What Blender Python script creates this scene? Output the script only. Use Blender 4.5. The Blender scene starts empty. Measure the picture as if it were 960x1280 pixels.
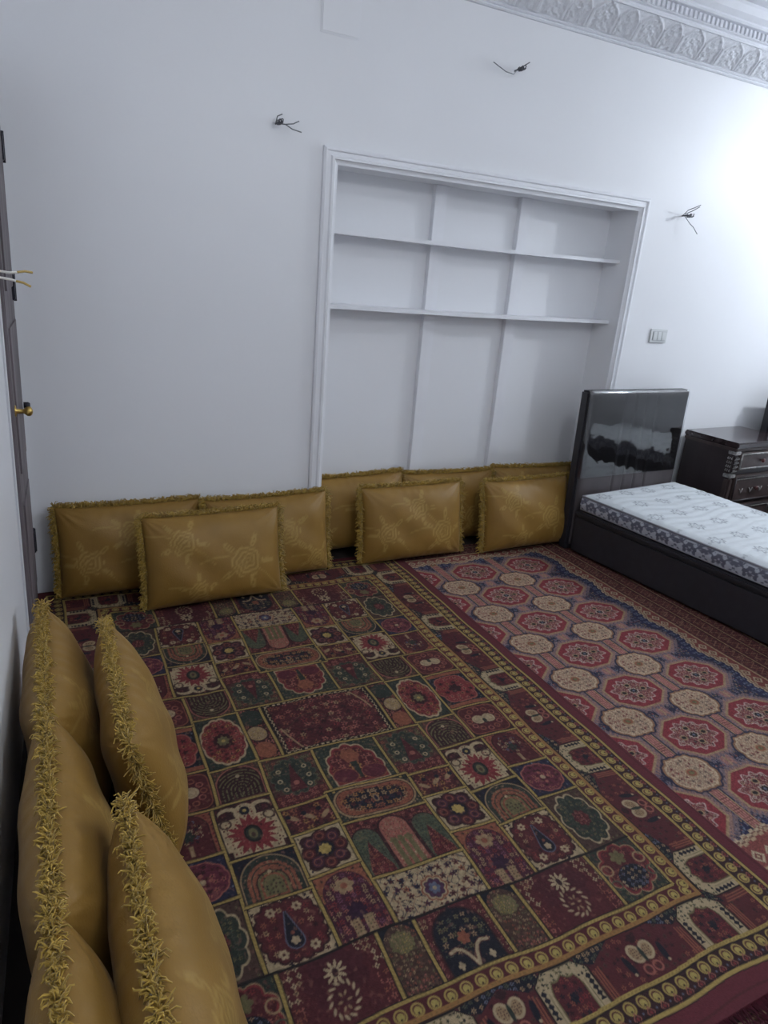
import bpy, bmesh, math, random
import numpy as np
from mathutils import Vector, Matrix, noise

random.seed(7)
rng = np.random.default_rng(11)
R = math.radians
sc = bpy.context.scene
COL = sc.collection

# ------------------------------------------------------------------ camera, light, exposure
F_PX, YAW, PITCH, ROLL = 857.47, 0.477864, 0.337113, -0.084252
cy, sy, cp, sp = math.cos(YAW), math.sin(YAW), math.cos(PITCH), math.sin(PITCH)
fw = Vector((sy * cp, cy * cp, -sp)); r0 = Vector((cy, -sy, 0)); d0 = fw.cross(r0)
cr, sr = math.cos(ROLL), math.sin(ROLL)
rt = cr * r0 + sr * d0; dn = -sr * r0 + cr * d0
cam_data = bpy.data.cameras.new('camera'); cam = bpy.data.objects.new('camera', cam_data); COL.objects.link(cam)
cam_data.sensor_fit = 'HORIZONTAL'; cam_data.sensor_width = 36.0
cam_data.lens = F_PX / 960 * 36.0; cam_data.clip_start = 0.02
M = Matrix((rt, -dn, -fw)).transposed().to_4x4(); M.translation = Vector((0.09352, -3.37259, 1.6))
cam.matrix_world = M
sc.camera = cam

wd = bpy.data.worlds.new('world'); sc.world = wd; wd.use_nodes = True
wd.node_tree.nodes['Background'].inputs[0].default_value = (0.55, 0.62, 0.75, 1)
wd.node_tree.nodes['Background'].inputs[1].default_value = 0.05

LAMP = Vector((5.30, -1.35, 2.62)); LAMP_POWER = 12.0       # LED bulb on the right wall
LAMP2 = Vector((1.5, -2.75, 2.58)); LAMP2_POWER = 52.0      # globe lamp hanging in the middle of the room
sc.view_settings.view_transform = 'Standard'; sc.view_settings.look = 'None'
sc.view_settings.gamma = 1.0; sc.view_settings.use_curve_mapping = False
sc.view_settings.exposure = 0.15
sc.cycles.use_denoising = True
sc.cycles.max_bounces = 10; sc.cycles.diffuse_bounces = 6
sc.cycles.sample_clamp_indirect = 6.0

# ------------------------------------------------------------------ helpers
def lin(c):
    c = np.asarray(c, float) / 255.0
    return np.where(c <= 0.04045, c / 12.92, ((c + 0.055) / 1.055) ** 2.4)
def L4(c): return tuple(lin(c)) + (1.0,)

def mesh_obj(name, verts, faces, mat=None, parent=None, smooth=False):
    me = bpy.data.meshes.new(name); me.from_pydata([tuple(v) for v in verts], [], faces); me.update()
    if smooth: me.shade_smooth()
    o = bpy.data.objects.new(name, me); COL.objects.link(o)
    if mat: me.materials.append(mat)
    if parent: o.parent = parent
    return o
def bm_obj(name, bm, mat=None, parent=None, smooth=False, bevel=0.0):
    if bevel: bmesh.ops.bevel(bm, geom=bm.edges[:], offset=bevel, segments=2, affect='EDGES', clamp_overlap=True)
    bmesh.ops.recalc_face_normals(bm, faces=bm.faces[:])
    me = bpy.data.meshes.new(name); bm.to_mesh(me); bm.free()
    if smooth: me.shade_smooth()
    o = bpy.data.objects.new(name, me); COL.objects.link(o)
    if mat: me.materials.append(mat)
    if parent: o.parent = parent
    return o
def bm_box(bm, x0, x1, y0, y1, z0, z1):
    v = [bm.verts.new((x, y, z)) for z in (z0, z1) for x, y in ((x0, y0), (x1, y0), (x1, y1), (x0, y1))]
    for f in ((0, 3, 2, 1), (4, 5, 6, 7), (0, 1, 5, 4), (1, 2, 6, 5), (2, 3, 7, 6), (3, 0, 4, 7)):
        bm.faces.new([v[i] for i in f])
def box(name, x0, x1, y0, y1, z0, z1, mat, parent=None, bevel=0.0, smooth=False):
    bm = bmesh.new(); bm_box(bm, x0, x1, y0, y1, z0, z1)
    return bm_obj(name, bm, mat, parent, smooth, bevel)
def bm_tube(bm, pts, rad, n=8, cap=True):
    pts = [Vector(p) for p in pts]; rings = []
    rads = rad if isinstance(rad, (list, tuple)) else [rad] * len(pts)
    for i, p in enumerate(pts):
        t = (pts[min(i + 1, len(pts) - 1)] - pts[max(i - 1, 0)]).normalized()
        a = t.orthogonal().normalized() if i == 0 else (prev - t * prev.dot(t)).normalized()
        prev = a; b = t.cross(a)
        rings.append([bm.verts.new(p + rads[i] * (math.cos(2 * math.pi * k / n) * a + math.sin(2 * math.pi * k / n) * b)) for k in range(n)])
    for u, w in zip(rings, rings[1:]):
        for k in range(n): bm.faces.new((u[k], u[(k + 1) % n], w[(k + 1) % n], w[k]))
    if cap: bm.faces.new(rings[0][::-1]); bm.faces.new(rings[-1])
def tube(name, pts, rad, mat, parent=None, n=8):
    bm = bmesh.new(); bm_tube(bm, pts, rad, n); return bm_obj(name, bm, mat, parent, True)
def bm_lathe(bm, prof, axis_o, axis_d, n=16):
    d = Vector(axis_d).normalized(); a = d.orthogonal().normalized(); b = d.cross(a); o = Vector(axis_o)
    rings = [[bm.verts.new(o + d * h + r * (math.cos(2 * math.pi * k / n) * a + math.sin(2 * math.pi * k / n) * b)) for k in range(n)] for h, r in prof]
    for u, w in zip(rings, rings[1:]):
        for k in range(n): bm.faces.new((u[k], u[(k + 1) % n], w[(k + 1) % n], w[k]))
    bm.faces.new(rings[0][::-1]); bm.faces.new(rings[-1])
def lathe(name, prof, o, d, mat, parent=None, n=16):
    bm = bmesh.new(); bm_lathe(bm, prof, o, d, n); return bm_obj(name, bm, mat, parent, True)
def grid_mesh(name, P, mat, color=None, parent=None, smooth=True, flip=False):
    """P: (nv, nu, 3) array of vertices, color: (nv, nu, 3) linear."""
    nv, nu = P.shape[:2]
    me = bpy.data.meshes.new(name); me.vertices.add(nv * nu)
    me.vertices.foreach_set('co', np.ascontiguousarray(P, dtype=np.float32).ravel())
    idx = np.arange(nv * nu).reshape(nv, nu)
    q = np.stack([idx[:-1, :-1], idx[:-1, 1:], idx[1:, 1:], idx[1:, :-1]], -1).reshape(-1, 4)
    if flip: q = q[:, ::-1]
    n = len(q); me.loops.add(4 * n); me.polygons.add(n)
    me.loops.foreach_set('vertex_index', np.ascontiguousarray(q, dtype=np.int32).ravel())
    me.polygons.foreach_set('loop_start', np.arange(0, 4 * n, 4, dtype=np.int32))
    me.polygons.foreach_set('loop_total', np.full(n, 4, dtype=np.int32))
    me.update(calc_edges=True); me.validate()
    if smooth: me.shade_smooth()
    if color is not None:
        at = me.color_attributes.new('pattern', 'FLOAT_COLOR', 'POINT')
        c4 = np.ones((nv * nu, 4), np.float32); c4[:, :3] = color.reshape(-1, 3)
        at.data.foreach_set('color', c4.ravel())
    me.materials.append(mat)
    o = bpy.data.objects.new(name, me); COL.objects.link(o)
    if parent: o.parent = parent
    return o
def empty(name, loc=(0, 0, 0), rot=(0, 0, 0)):
    o = bpy.data.objects.new(name, None); COL.objects.link(o); o.location = loc; o.rotation_euler = rot
    o.empty_display_size = 0.05
    return o
def tag(o, label=None, cat=None, group=None, kind=None):
    if label: o['label'] = label
    if cat: o['category'] = cat
    if group: o['group'] = group
    if kind: o['kind'] = kind
    return o
def copy_tree(o, parent=None):
    c = o.copy(); COL.objects.link(c)
    if parent: c.parent = parent
    for ch in list(o.children): copy_tree(ch, c)
    return c

# ------------------------------------------------------------------ materials
def mat(name, color, rough=0.6, metal=0.0, spec=0.5, noise_amt=0.0, noise_scale=8.0, bump=0.0, bump_scale=60.0,
        coat=0.0, sheen=0.0, stretch=None, attr=None):
    m = bpy.data.materials.new(name); m.use_nodes = True
    nt = m.node_tree; b = nt.nodes['Principled BSDF']
    b.inputs['Roughness'].default_value = rough; b.inputs['Metallic'].default_value = metal
    b.inputs['Specular IOR Level'].default_value = spec
    b.inputs['Coat Weight'].default_value = coat; b.inputs['Coat Roughness'].default_value = 0.08
    b.inputs['Sheen Weight'].default_value = sheen; b.inputs['Sheen Roughness'].default_value = 0.4
    tc = nt.nodes.new('ShaderNodeTexCoord'); mp = nt.nodes.new('ShaderNodeMapping')
    nt.links.new(tc.outputs['Object'], mp.inputs['Vector'])
    if stretch: mp.inputs['Scale'].default_value = stretch
    src = None
    if attr:
        a = nt.nodes.new('ShaderNodeAttribute'); a.attribute_name = attr; src = a.outputs['Color']
    n = nt.nodes.new('ShaderNodeTexNoise'); n.inputs['Scale'].default_value = noise_scale; n.inputs['Detail'].default_value = 5
    nt.links.new(mp.outputs['Vector'], n.inputs['Vector'])
    mx = nt.nodes.new('ShaderNodeMix'); mx.data_type = 'RGBA'; mx.blend_type = 'MULTIPLY'
    mx.inputs['Factor'].default_value = 1.0
    mr = nt.nodes.new('ShaderNodeMapRange'); mr.inputs['From Min'].default_value = 0.3; mr.inputs['From Max'].default_value = 0.7
    mr.inputs['To Min'].default_value = 1 - noise_amt; mr.inputs['To Max'].default_value = 1 + noise_amt * 0.6
    nt.links.new(n.outputs['Fac'], mr.inputs['Value'])
    if src: nt.links.new(src, mx.inputs[6])
    else: mx.inputs[6].default_value = L4(color)
    nt.links.new(mr.outputs['Result'], mx.inputs[7])
    nt.links.new(mx.outputs[2], b.inputs['Base Color'])
    if bump:
        n2 = nt.nodes.new('ShaderNodeTexNoise'); n2.inputs['Scale'].default_value = bump_scale; n2.inputs['Detail'].default_value = 4
        nt.links.new(mp.outputs['Vector'], n2.inputs['Vector'])
        bp = nt.nodes.new('ShaderNodeBump'); bp.inputs['Strength'].default_value = bump; bp.inputs['Distance'].default_value = 0.01
        nt.links.new(n2.outputs['Fac'], bp.inputs['Height']); nt.links.new(bp.outputs['Normal'], b.inputs['Normal'])
    return m

M_WALL = mat('white_gloss_paint', (230, 231, 234), 0.46, noise_amt=0.02, noise_scale=1.2, bump=0.10, bump_scale=7, spec=0.4)
M_TRIM = mat('white_trim_paint', (230, 231, 235), 0.42, noise_amt=0.03, noise_scale=6, bump=0.06, bump_scale=30)
M_PLASTER = mat('plaster', (224, 226, 232), 0.6, noise_amt=0.03, noise_scale=9, bump=0.1, bump_scale=50)
M_CEIL = mat('ceiling_paint', (230, 231, 233), 0.7, noise_amt=0.02)
M_FLOOR = mat('dark_floor', (46, 38, 36), 0.75, noise_amt=0.2, noise_scale=14, bump=0.1)
M_DOOR = mat('weathered_door_wood', (112, 104, 108), 0.6, noise_amt=0.45, noise_scale=9, bump=0.3, bump_scale=30, stretch=(1, 1, 0.15))
M_HINGE = mat('dark_iron', (42, 42, 52), 0.5, metal=0.4)
M_BRASS = mat('brass', (190, 160, 90), 0.3, metal=0.9)
M_WIRE = mat('grey_wire', (120, 124, 128), 0.5, noise_amt=0.3, noise_scale=60)
M_KNOT = mat('dull_twisted_wire', (100, 102, 108), 0.5, metal=0.3)
M_WIREW = mat('white_wire', (215, 212, 205), 0.5)
M_WIREY = mat('aged_yellow_insulation', (178, 150, 80), 0.5)
M_SWITCH = mat('switch_plastic', (205, 208, 208), 0.35)
M_GAP = mat('switch_gap', (165, 168, 172), 0.5)
M_CUSH = mat('gold_damask', (0, 0, 0), 0.46, noise_amt=0.10, noise_scale=7, bump=0.12, bump_scale=180, sheen=0.06, spec=0.32, attr='pattern')
M_FRINGE = mat('gold_fringe_yarn', (178, 146, 62), 0.75, noise_amt=0.35, noise_scale=45, sheen=0.2)
M_RUG = mat('woven_rug', (0, 0, 0), 0.85, noise_amt=0.14, noise_scale=160, bump=0.25, bump_scale=300, spec=0.25, attr='pattern')
M_TASSEL = mat('rug_fringe_yarn', (86, 28, 44), 0.85, noise_amt=0.4, noise_scale=50)
M_BED = mat('charcoal_leatherette', (38, 37, 43), 0.5, noise_amt=0.2, noise_scale=20, bump=0.15, bump_scale=160)
M_HEAD = mat('headboard_upholstery', (72, 66, 68), 0.55, noise_amt=0.12, noise_scale=14, bump=0.12, bump_scale=150)
M_SEAM = mat('seam_thread', (24, 24, 30), 0.8)
M_MATT = mat('mattress_ticking', (0, 0, 0), 0.6, noise_amt=0.05, noise_scale=20, bump=0.15, bump_scale=90, attr='pattern')
M_PIPE = mat('mattress_piping', (150, 152, 160), 0.6)
M_WOOD = mat('dark_stained_wood', (44, 36, 38), 0.4, noise_amt=0.4, noise_scale=10, bump=0.1, bump_scale=40, stretch=(1, 1, 0.2))
M_WOODT = mat('dark_gloss_wood', (52, 42, 44), 0.2, noise_amt=0.4, noise_scale=14, coat=0.5)
M_WOODF = mat('dark_drawer_wood', (66, 54, 52), 0.42, noise_amt=0.35, noise_scale=18)
M_SILVER = mat('silvered_carving', (150, 148, 146), 0.45, metal=0.3, noise_amt=0.5, noise_scale=60)
M_KNOB = mat('red_brown_knob', (82, 40, 40), 0.3)
def mat_wrap():
    m = bpy.data.materials.new('clear_plastic_wrap'); m.use_nodes = True; nt = m.node_tree
    for n in list(nt.nodes): nt.nodes.remove(n)
    o = nt.nodes.new('ShaderNodeOutputMaterial'); mx = nt.nodes.new('ShaderNodeMixShader')
    t = nt.nodes.new('ShaderNodeBsdfTransparent'); g = nt.nodes.new('ShaderNodeBsdfGlossy')
    t.inputs[0].default_value = (0.86, 0.88, 0.9, 1); g.inputs['Roughness'].default_value = 0.04
    fr = nt.nodes.new('ShaderNodeFresnel'); fr.inputs['IOR'].default_value = 2.2
    n = nt.nodes.new('ShaderNodeTexNoise'); n.inputs['Scale'].default_value = 5; n.inputs['Detail'].default_value = 3
    tc = nt.nodes.new('ShaderNodeTexCoord'); nt.links.new(tc.outputs['Object'], n.inputs['Vector'])
    bp = nt.nodes.new('ShaderNodeBump'); bp.inputs['Strength'].default_value = 0.12; bp.inputs['Distance'].default_value = 0.02
    nt.links.new(n.outputs['Fac'], bp.inputs['Height'])
    nt.links.new(bp.outputs['Normal'], g.inputs['Normal']); nt.links.new(bp.outputs['Normal'], fr.inputs['Normal'])
    nt.links.new(fr.outputs[0], mx.inputs[0]); nt.links.new(t.outputs[0], mx.inputs[1]); nt.links.new(g.outputs[0], mx.inputs[2])
    nt.links.new(mx.outputs[0], o.inputs[0])
    return m
M_WRAP = mat_wrap()
def emit(name, color, strength):
    m = bpy.data.materials.new(name); m.use_nodes = True; b = m.node_tree.nodes['Principled BSDF']
    b.inputs['Base Color'].default_value = (0.8, 0.8, 0.8, 1)
    b.inputs['Emission Color'].default_value = color; b.inputs['Emission Strength'].default_value = strength
    return m

# ------------------------------------------------------------------ room shell
RX, FY, CZ = 5.88, -4.3, 3.22           # right wall, wall behind the camera, ceiling
NL, NR, NT, ND = 1.425, 3.375, 2.062, 0.222   # niche opening
def left_x(y, z): return 0.036 * y + 0.012 * z - 0.013
tag(box('floor', -0.4, RX + .1, FY - .1, 0.4, -0.12, 0.0, M_FLOOR), kind='structure')
tag(box('ceiling', -0.4, RX + .1, FY - .1, 0.4, CZ, CZ + .12, M_CEIL), kind='structure')
# back wall with the recess
xs = [-0.3, NL, NR, RX + .1]; zs = [0, NT, CZ]
v, f = [], []
def quad(a, b, c, d):
    n = len(v); v.extend([a, b, c, d]); f.append((n, n + 1, n + 2, n + 3))
for i in range(3):
    for k in range(2):
        if i == 1 and k == 0: continue
        quad((xs[i], 0, zs[k]), (xs[i + 1], 0, zs[k]), (xs[i + 1], 0, zs[k + 1]), (xs[i], 0, zs[k + 1]))
quad((NL, ND, 0), (NR, ND, 0), (NR, ND, NT), (NL, ND, NT))
quad((NL, 0, 0), (NL, ND, 0), (NL, ND, NT), (NL, 0, NT))
quad((NR, ND, 0), (NR, 0, 0), (NR, 0, NT), (NR, ND, NT))
quad((NL, ND, NT), (NR, ND, NT), (NR, 0, NT), (NL, 0, NT))
quad((RX + .1, .35, 0), (-.3, .35, 0), (-.3, .35, CZ), (RX + .1, .35, CZ))
tag(mesh_obj('wall_back', v, f, M_WALL), kind='structure')
# left wall, slightly out of plumb like the old plaster
v = []
for y in (0.05, FY - .1):
    for z in (0, CZ):
        v.append((left_x(y, z), y, z)); v.append((left_x(y, z) - 0.15, y, z))
tag(mesh_obj('wall_left', v, [(0, 2, 6, 4), (1, 5, 7, 3), (0, 1, 3, 2), (4, 6, 7, 5), (2, 3, 7, 6), (0, 4, 5, 1)], M_WALL), kind='structure')
tag(box('wall_right', RX, RX + .12, FY - .1, .05, 0, CZ, M_WALL), kind='structure')
tag(box('wall_front', -.4, RX + .1, FY - .12, FY, 0, CZ, M_WALL), kind='structure')

# moulded frame round the recess: stepped profile swept up, across and down with mitres
prof = [(0.066, 0.0), (0.066, 0.020), (0.056, 0.026), (0.050, 0.026), (0.046, 0.016), (0.030, 0.018), (0.024, 0.028),
        (0.014, 0.030), (0.010, 0.020), (0.002, 0.014), (-0.008, 0.012), (-0.008, 0.0)]   # (outwards from the opening, proud of the wall)
def frame_sweep(name, x0, x1, zt, prof, mt):
    v, f = [], []
    for (o, h) in prof:
        v += [(x0 - o, -h, 0.0), (x0 - o, -h, zt + o), (x1 + o, -h, zt + o), (x1 + o, -h, 0.0)]
    n = len(prof)
    for i in range(n - 1):
        for k in range(3):
            f.append((4 * i + k, 4 * i + k + 1, 4 * i + 5 + k, 4 * i + 4 + k))
    return mesh_obj(name, v, f, mt)
tag(frame_sweep('trim_1', NL, NR, NT, prof, M_TRIM), kind='structure')

# shelving built into the recess
she = tag(empty('niche_shelving', ((NL + NR) / 2, ND, 0)), 'white painted shelving in the wall recess, two thin shelves and two uprights', 'shelving')
ox, oy = (NL + NR) / 2, ND
for z in (1.395, 1.757):
    bm = bmesh.new(); n = 24
    for k in range(n + 1):
        t = k / n; x = NL + (NR - NL) * t - ox; sag = -0.006 * math.sin(math.pi * t)
        for yy, zz in ((.075 - oy, 0.0), (ND - oy - .001, 0.0), (ND - oy - .001, .02), (.075 - oy, .02)):
            bm.verts.new((x, yy, z + sag + zz))
    bm.verts.ensure_lookup_table()
    for k in range(n):
        for j in range(4):
            bm.faces.new([bm.verts[i] for i in (4 * k + j, 4 * k + (j + 1) % 4, 4 * k + 4 + (j + 1) % 4, 4 * k + 4 + j)])
    bm_obj('shelf', bm, M_TRIM, she)
for x in (2.087, 2.659):
    box('upright', x - ox, x + .075 - ox, .185 - oy, ND - oy, 0, NT - .002, M_TRIM, she, bevel=0.002)

# ornate plaster cornice along the back wall
cor = tag(empty('trim_2', (2.423, 0, 2.84)), kind='structure')
x_l, x_r = -0.2 - 2.423, RX - 2.423
def strip(name, pts, parent, mt=M_PLASTER, x0=x_l, x1=x_r):
    v = [(x0, y, z) for y, z in pts] + [(x1, y, z) for y, z in pts]; n = len(pts)
    f = [(i, i + 1, n + i + 1, n + i) for i in range(n - 1)]
    return mesh_obj(name, v, f, mt, parent)
strip('lower_moulding', [(0, .0), (-.012, .0), (-.018, .006), (-.016, .012), (-.024, .014), (-.03, .02), (-.028, .026), (-.03, .03)], cor)
PB, PT = Vector((0, -.03, .028)), Vector((0, -.115, .135))      # cove: bottom and top line (local)
strip('cove', [(PB.y, PB.z), (PT.y, PT.z)], cor)
up = (PT - PB); cl = up.length; up.normalize(); nrm = Vector((0, up.z, -up.y)); nrm = -nrm if nrm.y > 0 else nrm
def arch_panel(w, seed):
    """ogee arch of raised ribs with filigree relief filling it, in the plane of the cove"""
    nu, nv = 30, 26
    P = np.zeros((nv, nu, 3)); h = cl * 0.985
    rr = np.random.default_rng(seed); ph = rr.uniform(0, 6.28, 6)
    for j in range(nv):
        for i in range(nu):
            s = (i / (nu - 1) - .5) * w; t = j / (nv - 1) * h
            a = abs(s) / (w / 2)
            # arch outline: vertical sides then pointed ogee
            lim = 0.86 if t < .60 * h else 0.86 * max(0.0, 1 - ((t / h - .60) / .37)) ** .5
            d = a - lim
            rib = math.exp(-(d / .085) ** 2) * .010
            rib += (.010 if (a > .94 and t < .68 * h) else 0)
            if d < -.08:
                fx = math.sin(s * 330 + ph[0] + 2.2 * math.sin(t * 130 + ph[1])) * math.sin(t * 300 + ph[2] + 2 * math.cos(s * 210))
                fil = .0105 * max(-.25, fx)
            elif d > .1:
                fil = .0045 * max(0, math.sin(s * 420) * math.sin(t * 380))
            else: fil = 0
            p = PB + up * (t + .001) + nrm * (.002 + rib + fil)
            P[j, i] = (s, p.y, p.z)
    return P
wide = arch_panel(.178, 1); narrow = arch_panel(.140, 5); first = {}
x = 1.15 - (1.15 + 10 * .318 - 2.423) % .318 - 2.423 + .318 * 0
x = -4 * .318
while x < x_r - .32:
    for w, P, off in ((.178, wide, .089), (.140, narrow, .248)):
        if w not in first:
            o = grid_mesh('arch_panel', P, M_PLASTER, parent=cor); first[w] = o
        else:
            o = first[w].copy(); COL.objects.link(o)
        o.parent = cor; o.location = (x + off, 0, 0)
    x += .318
strip('bead_moulding', [(PT.y, PT.z), (PT.y - .012, PT.z - .004), (PT.y - .018, PT.z + .006), (PT.y - .016, PT.z + .016), (PT.y - .03, PT.z + .02), (PT.y - .03, PT.z + .062)], cor)
dsrc = None; x = -4 * .318
while x < x_r - .02:
    if dsrc is None:
        dsrc = box('dentil', 0, .021, PT.y - .041, PT.y - .029, PT.z + .024, PT.z + .058, M_PLASTER, cor, bevel=.003); o = dsrc
    else:
        o = dsrc.copy(); COL.objects.link(o); o.parent = cor
    o.location = (x, 0, 0); x += .034
strip('upper_moulding', [(PT.y - .03, PT.z + .06), (PT.y - .055, PT.z + .062), (PT.y - .062, PT.z + .07), (PT.y - .06, PT.z + .08), (PT.y - .085, PT.z + .1),
                         (PT.y - .1, PT.z + .13), (PT.y - .1, PT.z + .145), (PT.y - .15, PT.z + .15), (PT.y - .16, PT.z + .165), (PT.y - .16, CZ - 2.84)], cor)

# door in the left wall, next to the corner
dr = tag(empty('door_1', (left_x(-.27, 0), -.27, 0)), kind='structure')
dr.rotation_euler = (0, math.atan(.012), -math.atan(.036))
DH = 2.22
box('leaf', -.02, .016, -.27, .21, 0.01, DH, M_DOOR, dr, bevel=.003)
for z0, z1 in ((.12, .62), (.74, 1.30), (1.42, 2.05)):
    bm = bmesh.new()
    bm_box(bm, .012, .022, -.21, .16, z0, z1)
    bm_obj('raised_panel', bm, M_DOOR, dr, bevel=.006)
box('architrave', 0, .006, -.345, -.290, 0, DH + .05, M_TRIM, dr, bevel=.004)
box('jamb', -.02, .014, -.288, -.272, 0, DH, M_DOOR, dr, bevel=.002)
box('jamb', -.02, .016, .212, .226, 0, DH, M_DOOR, dr, bevel=.002)
for z in (.31, 1.42, 1.93):
    h = box('hinge', .010, .027, .150, .222, z - .05, z + .05, M_HINGE, dr, bevel=.003)
    tube('hinge_pin', [(.024, .19, z - .055), (.024, .19, z + .055)], .006, M_HINGE, h)
kn = lathe('knob', [(0, .022), (.005, .022), (.007, .010), (.030, .008), (.036, .013), (.042, .018), (.052, .019), (.058, .014), (.062, .004)], (.014, -.22, .995), (1, 0, 0), M_BRASS, dr)
lathe('keyhole_cover', [(0, .012), (.016, .012), (.022, .008)], (.045, -.20, 1.014), (1, 0, 0), M_HINGE, kn)

# square blank plate on the wall near the ceiling, and the light switch
pl = tag(empty('cover_plate', (1.416, 0, 2.578)), 'plain white square cover plate flush on the wall near the ceiling', 'wall plate')
box('plate', -.09, .09, -.008, 0, 0, .175, M_WALL, pl, bevel=.003)
box('rim', -.095, .095, -.004, 0, -.005, .18, M_TRIM, pl, bevel=.0015)
sw = tag(empty('light_switch', (3.742, 0, 1.298)), 'small white rectangular light switch on the wall right of the recess', 'switch')
box('switch_plate', -.074, .074, -.011, 0, 0, .086, M_SWITCH, sw, bevel=.003)
box('switch_surround', -.055, .062, -.0125, -.01, .014, .072, M_GAP, sw, bevel=.001)
for i in range(3): box('rocker', -.053 + i * .038, -.053 + i * .038 + .036, -.0165, -.011, .0165, .0695, M_SWITCH, sw, bevel=.002)

# bare wire ends sticking out of the wall
def wire_stub(x, z, label, runs, knot=.013):
    w = tag(empty('wire_stub', (x, 0, z)), label, 'wire', 'bare wire stubs on the back wall')
    bm = bmesh.new()
    for k in range(3):
        pts = []
        for i in range(22):
            a = i / 21 * 2 * math.pi * 1.6 + k * 2.1
            pts.append((knot * .75 * math.cos(a), -.035 - i * .0022 - .004 * k, knot * .75 * math.sin(a + .3 * k)))
        bm_tube(bm, pts, .0024, 5)
    bm_tube(bm, [(0, .002, 0), (.004, -.03, .003), (0, -.06, 0)], .004, 6)
    bm_obj('twist', bm, M_KNOT, w, True)
    for pts in runs: tube('strand', pts, .0024, M_WIRE, w, 6)
    return w
wire_stub(2.372, 2.606, 'bare wire stub with a drooping loop, high on the wall just below the cornice',
          [[(0, -.02, 0), (-.05, -.07, -.035), (-.10, -.075, -.034), (-.145, -.07, -.016), (-.17, -.06, -.002)], [(0, 0, 0), (.012, -.06, .014), (.016, -.10, .022)]])
wire_stub(1.128, 2.182, 'bare wire stub with strands bent right, on the wall left above the recess corner',
          [[(0, -.02, 0), (.03, -.05, -.004), (.06, -.06, -.02), (.10, -.07, -.028)], [(.03, -.05, -.004), (.06, -.07, .0), (.085, -.075, .014)], [(0, 0, 0), (-.004, -.04, .025), (.008, -.07, .03)]])
wire_stub(3.74, 2.066, 'bare wire stub pointing down right, on the wall above the light switch',
          [[(0, -.02, .01), (.02, -.06, .03), (.024, -.10, .05)], [(0, -.02, 0), (.03, -.05, -.045), (.05, -.06, -.06), (.085, -.07, -.098)], [(0, 0, 0), (-.01, -.05, .03), (.02, -.11, .06)]])
lw = tag(empty('hanging_wire', (left_x(-1, 1.5), -1.0, 1.5)), 'pair of white wires with yellowed stripped ends jutting from the left wall', 'wire')
bx = -lw.location.x
for z0, tip in (((.012), [(bx + .055, 0, .011), (bx + .095, .02, .012)]), ((-.006), [(bx + .05, 0, -.014), (bx + .088, .01, -.028)])):
    tube('insulated_wire', [(0, -.02, z0), (bx + .005, -.005, z0), (bx + .035, 0, z0 - .004), tip[0]], .0036, M_WIREW, lw, 6)
    tube('stripped_end', [tip[0], ((tip[0][0] + tip[1][0]) / 2, .01, (tip[0][2] + tip[1][2]) / 2 + .003), tip[1]], .0036, M_WIREY, lw, 6)

# lamps outside the picture that light the room
lamp = tag(empty('bulb_lamp', (RX, LAMP.y, LAMP.z)), 'white LED bulb on a wall holder beside the cornice on the right wall', 'lamp')
lathe('holder', [(0, .05), (.03, .05), (.04, .03), (.2, .028), (.235, .03)], (0, 0, 0), (-1, 0, 0), M_SWITCH, lamp)
EM1 = emit('led_bulb', (0.85, 0.92, 1.0, 1), LAMP_POWER * 128)
lathe('bulb', [(.235, .018), (.25, .024), (.275, .030), (.30, .032), (.318, .028), (.33, .018), (.335, .004)], (0, 0, 0), (-1, 0, 0), EM1, lamp)
lamp2 = tag(empty('ceiling_lamp', (LAMP2.x, LAMP2.y, CZ)), 'white globe lamp hanging from the ceiling in the middle of the room', 'lamp')
GZ = CZ - LAMP2.z
lathe('canopy', [(0, .06), (.02, .06), (.04, .02)], (0, 0, 0), (0, 0, -1), M_SWITCH, lamp2, 24)
tube('cord', [(0, 0, -.03), (0, 0, -GZ + .14)], .004, M_WIREW, lamp2)
EM2 = emit('led_panel', (0.90, 0.945, 1.0, 1), LAMP2_POWER)
lathe('globe', [(GZ - .13 * math.cos(k * math.pi / 12), max(.004, .13 * math.sin(k * math.pi / 12))) for k in range(13)], (0, 0, 0), (0, 0, -1), EM2, lamp2, 24)

# ------------------------------------------------------------------ rugs: colour painted per woven knot from signed distances
BUR, DBUR, RED, ROSE = (88, 23, 31), (54, 19, 25), (132, 32, 37), (168, 90, 74)
GOLD, DGOLD, ORNG = (196, 164, 62), (132, 102, 38), (172, 118, 40)
CREAM, TAN, RUST = (204, 176, 128), (172, 138, 92), (150, 78, 46)
NAVY, DNAVY, SLATE = (34, 34, 62), (22, 22, 38), (96, 104, 128)
GREEN, DGREEN, OLIVE, BLACK = (74, 84, 62), (44, 52, 44), (112, 104, 58), (26, 18, 20)
BROWN = (78, 50, 40)
def rl(c):                              # yarn colour: dyes a little faded
    l = lin(c); g = l @ np.array([.3, .59, .11]); return (l * .82 + g * .18) * .66 / (1 + .95 * g) + .004
class Paint:
    def __init__(s, n): s.C = np.zeros((n, 3)); s.n = n
    def cell(s, m, p, q): return Cell(s, np.nonzero(m)[0], p, q)
def H(a, b, k=0.0):
    h = np.sin(a * 127.1 + b * 311.7 + k * 74.7) * 43758.5453
    return h - np.floor(h)
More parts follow.
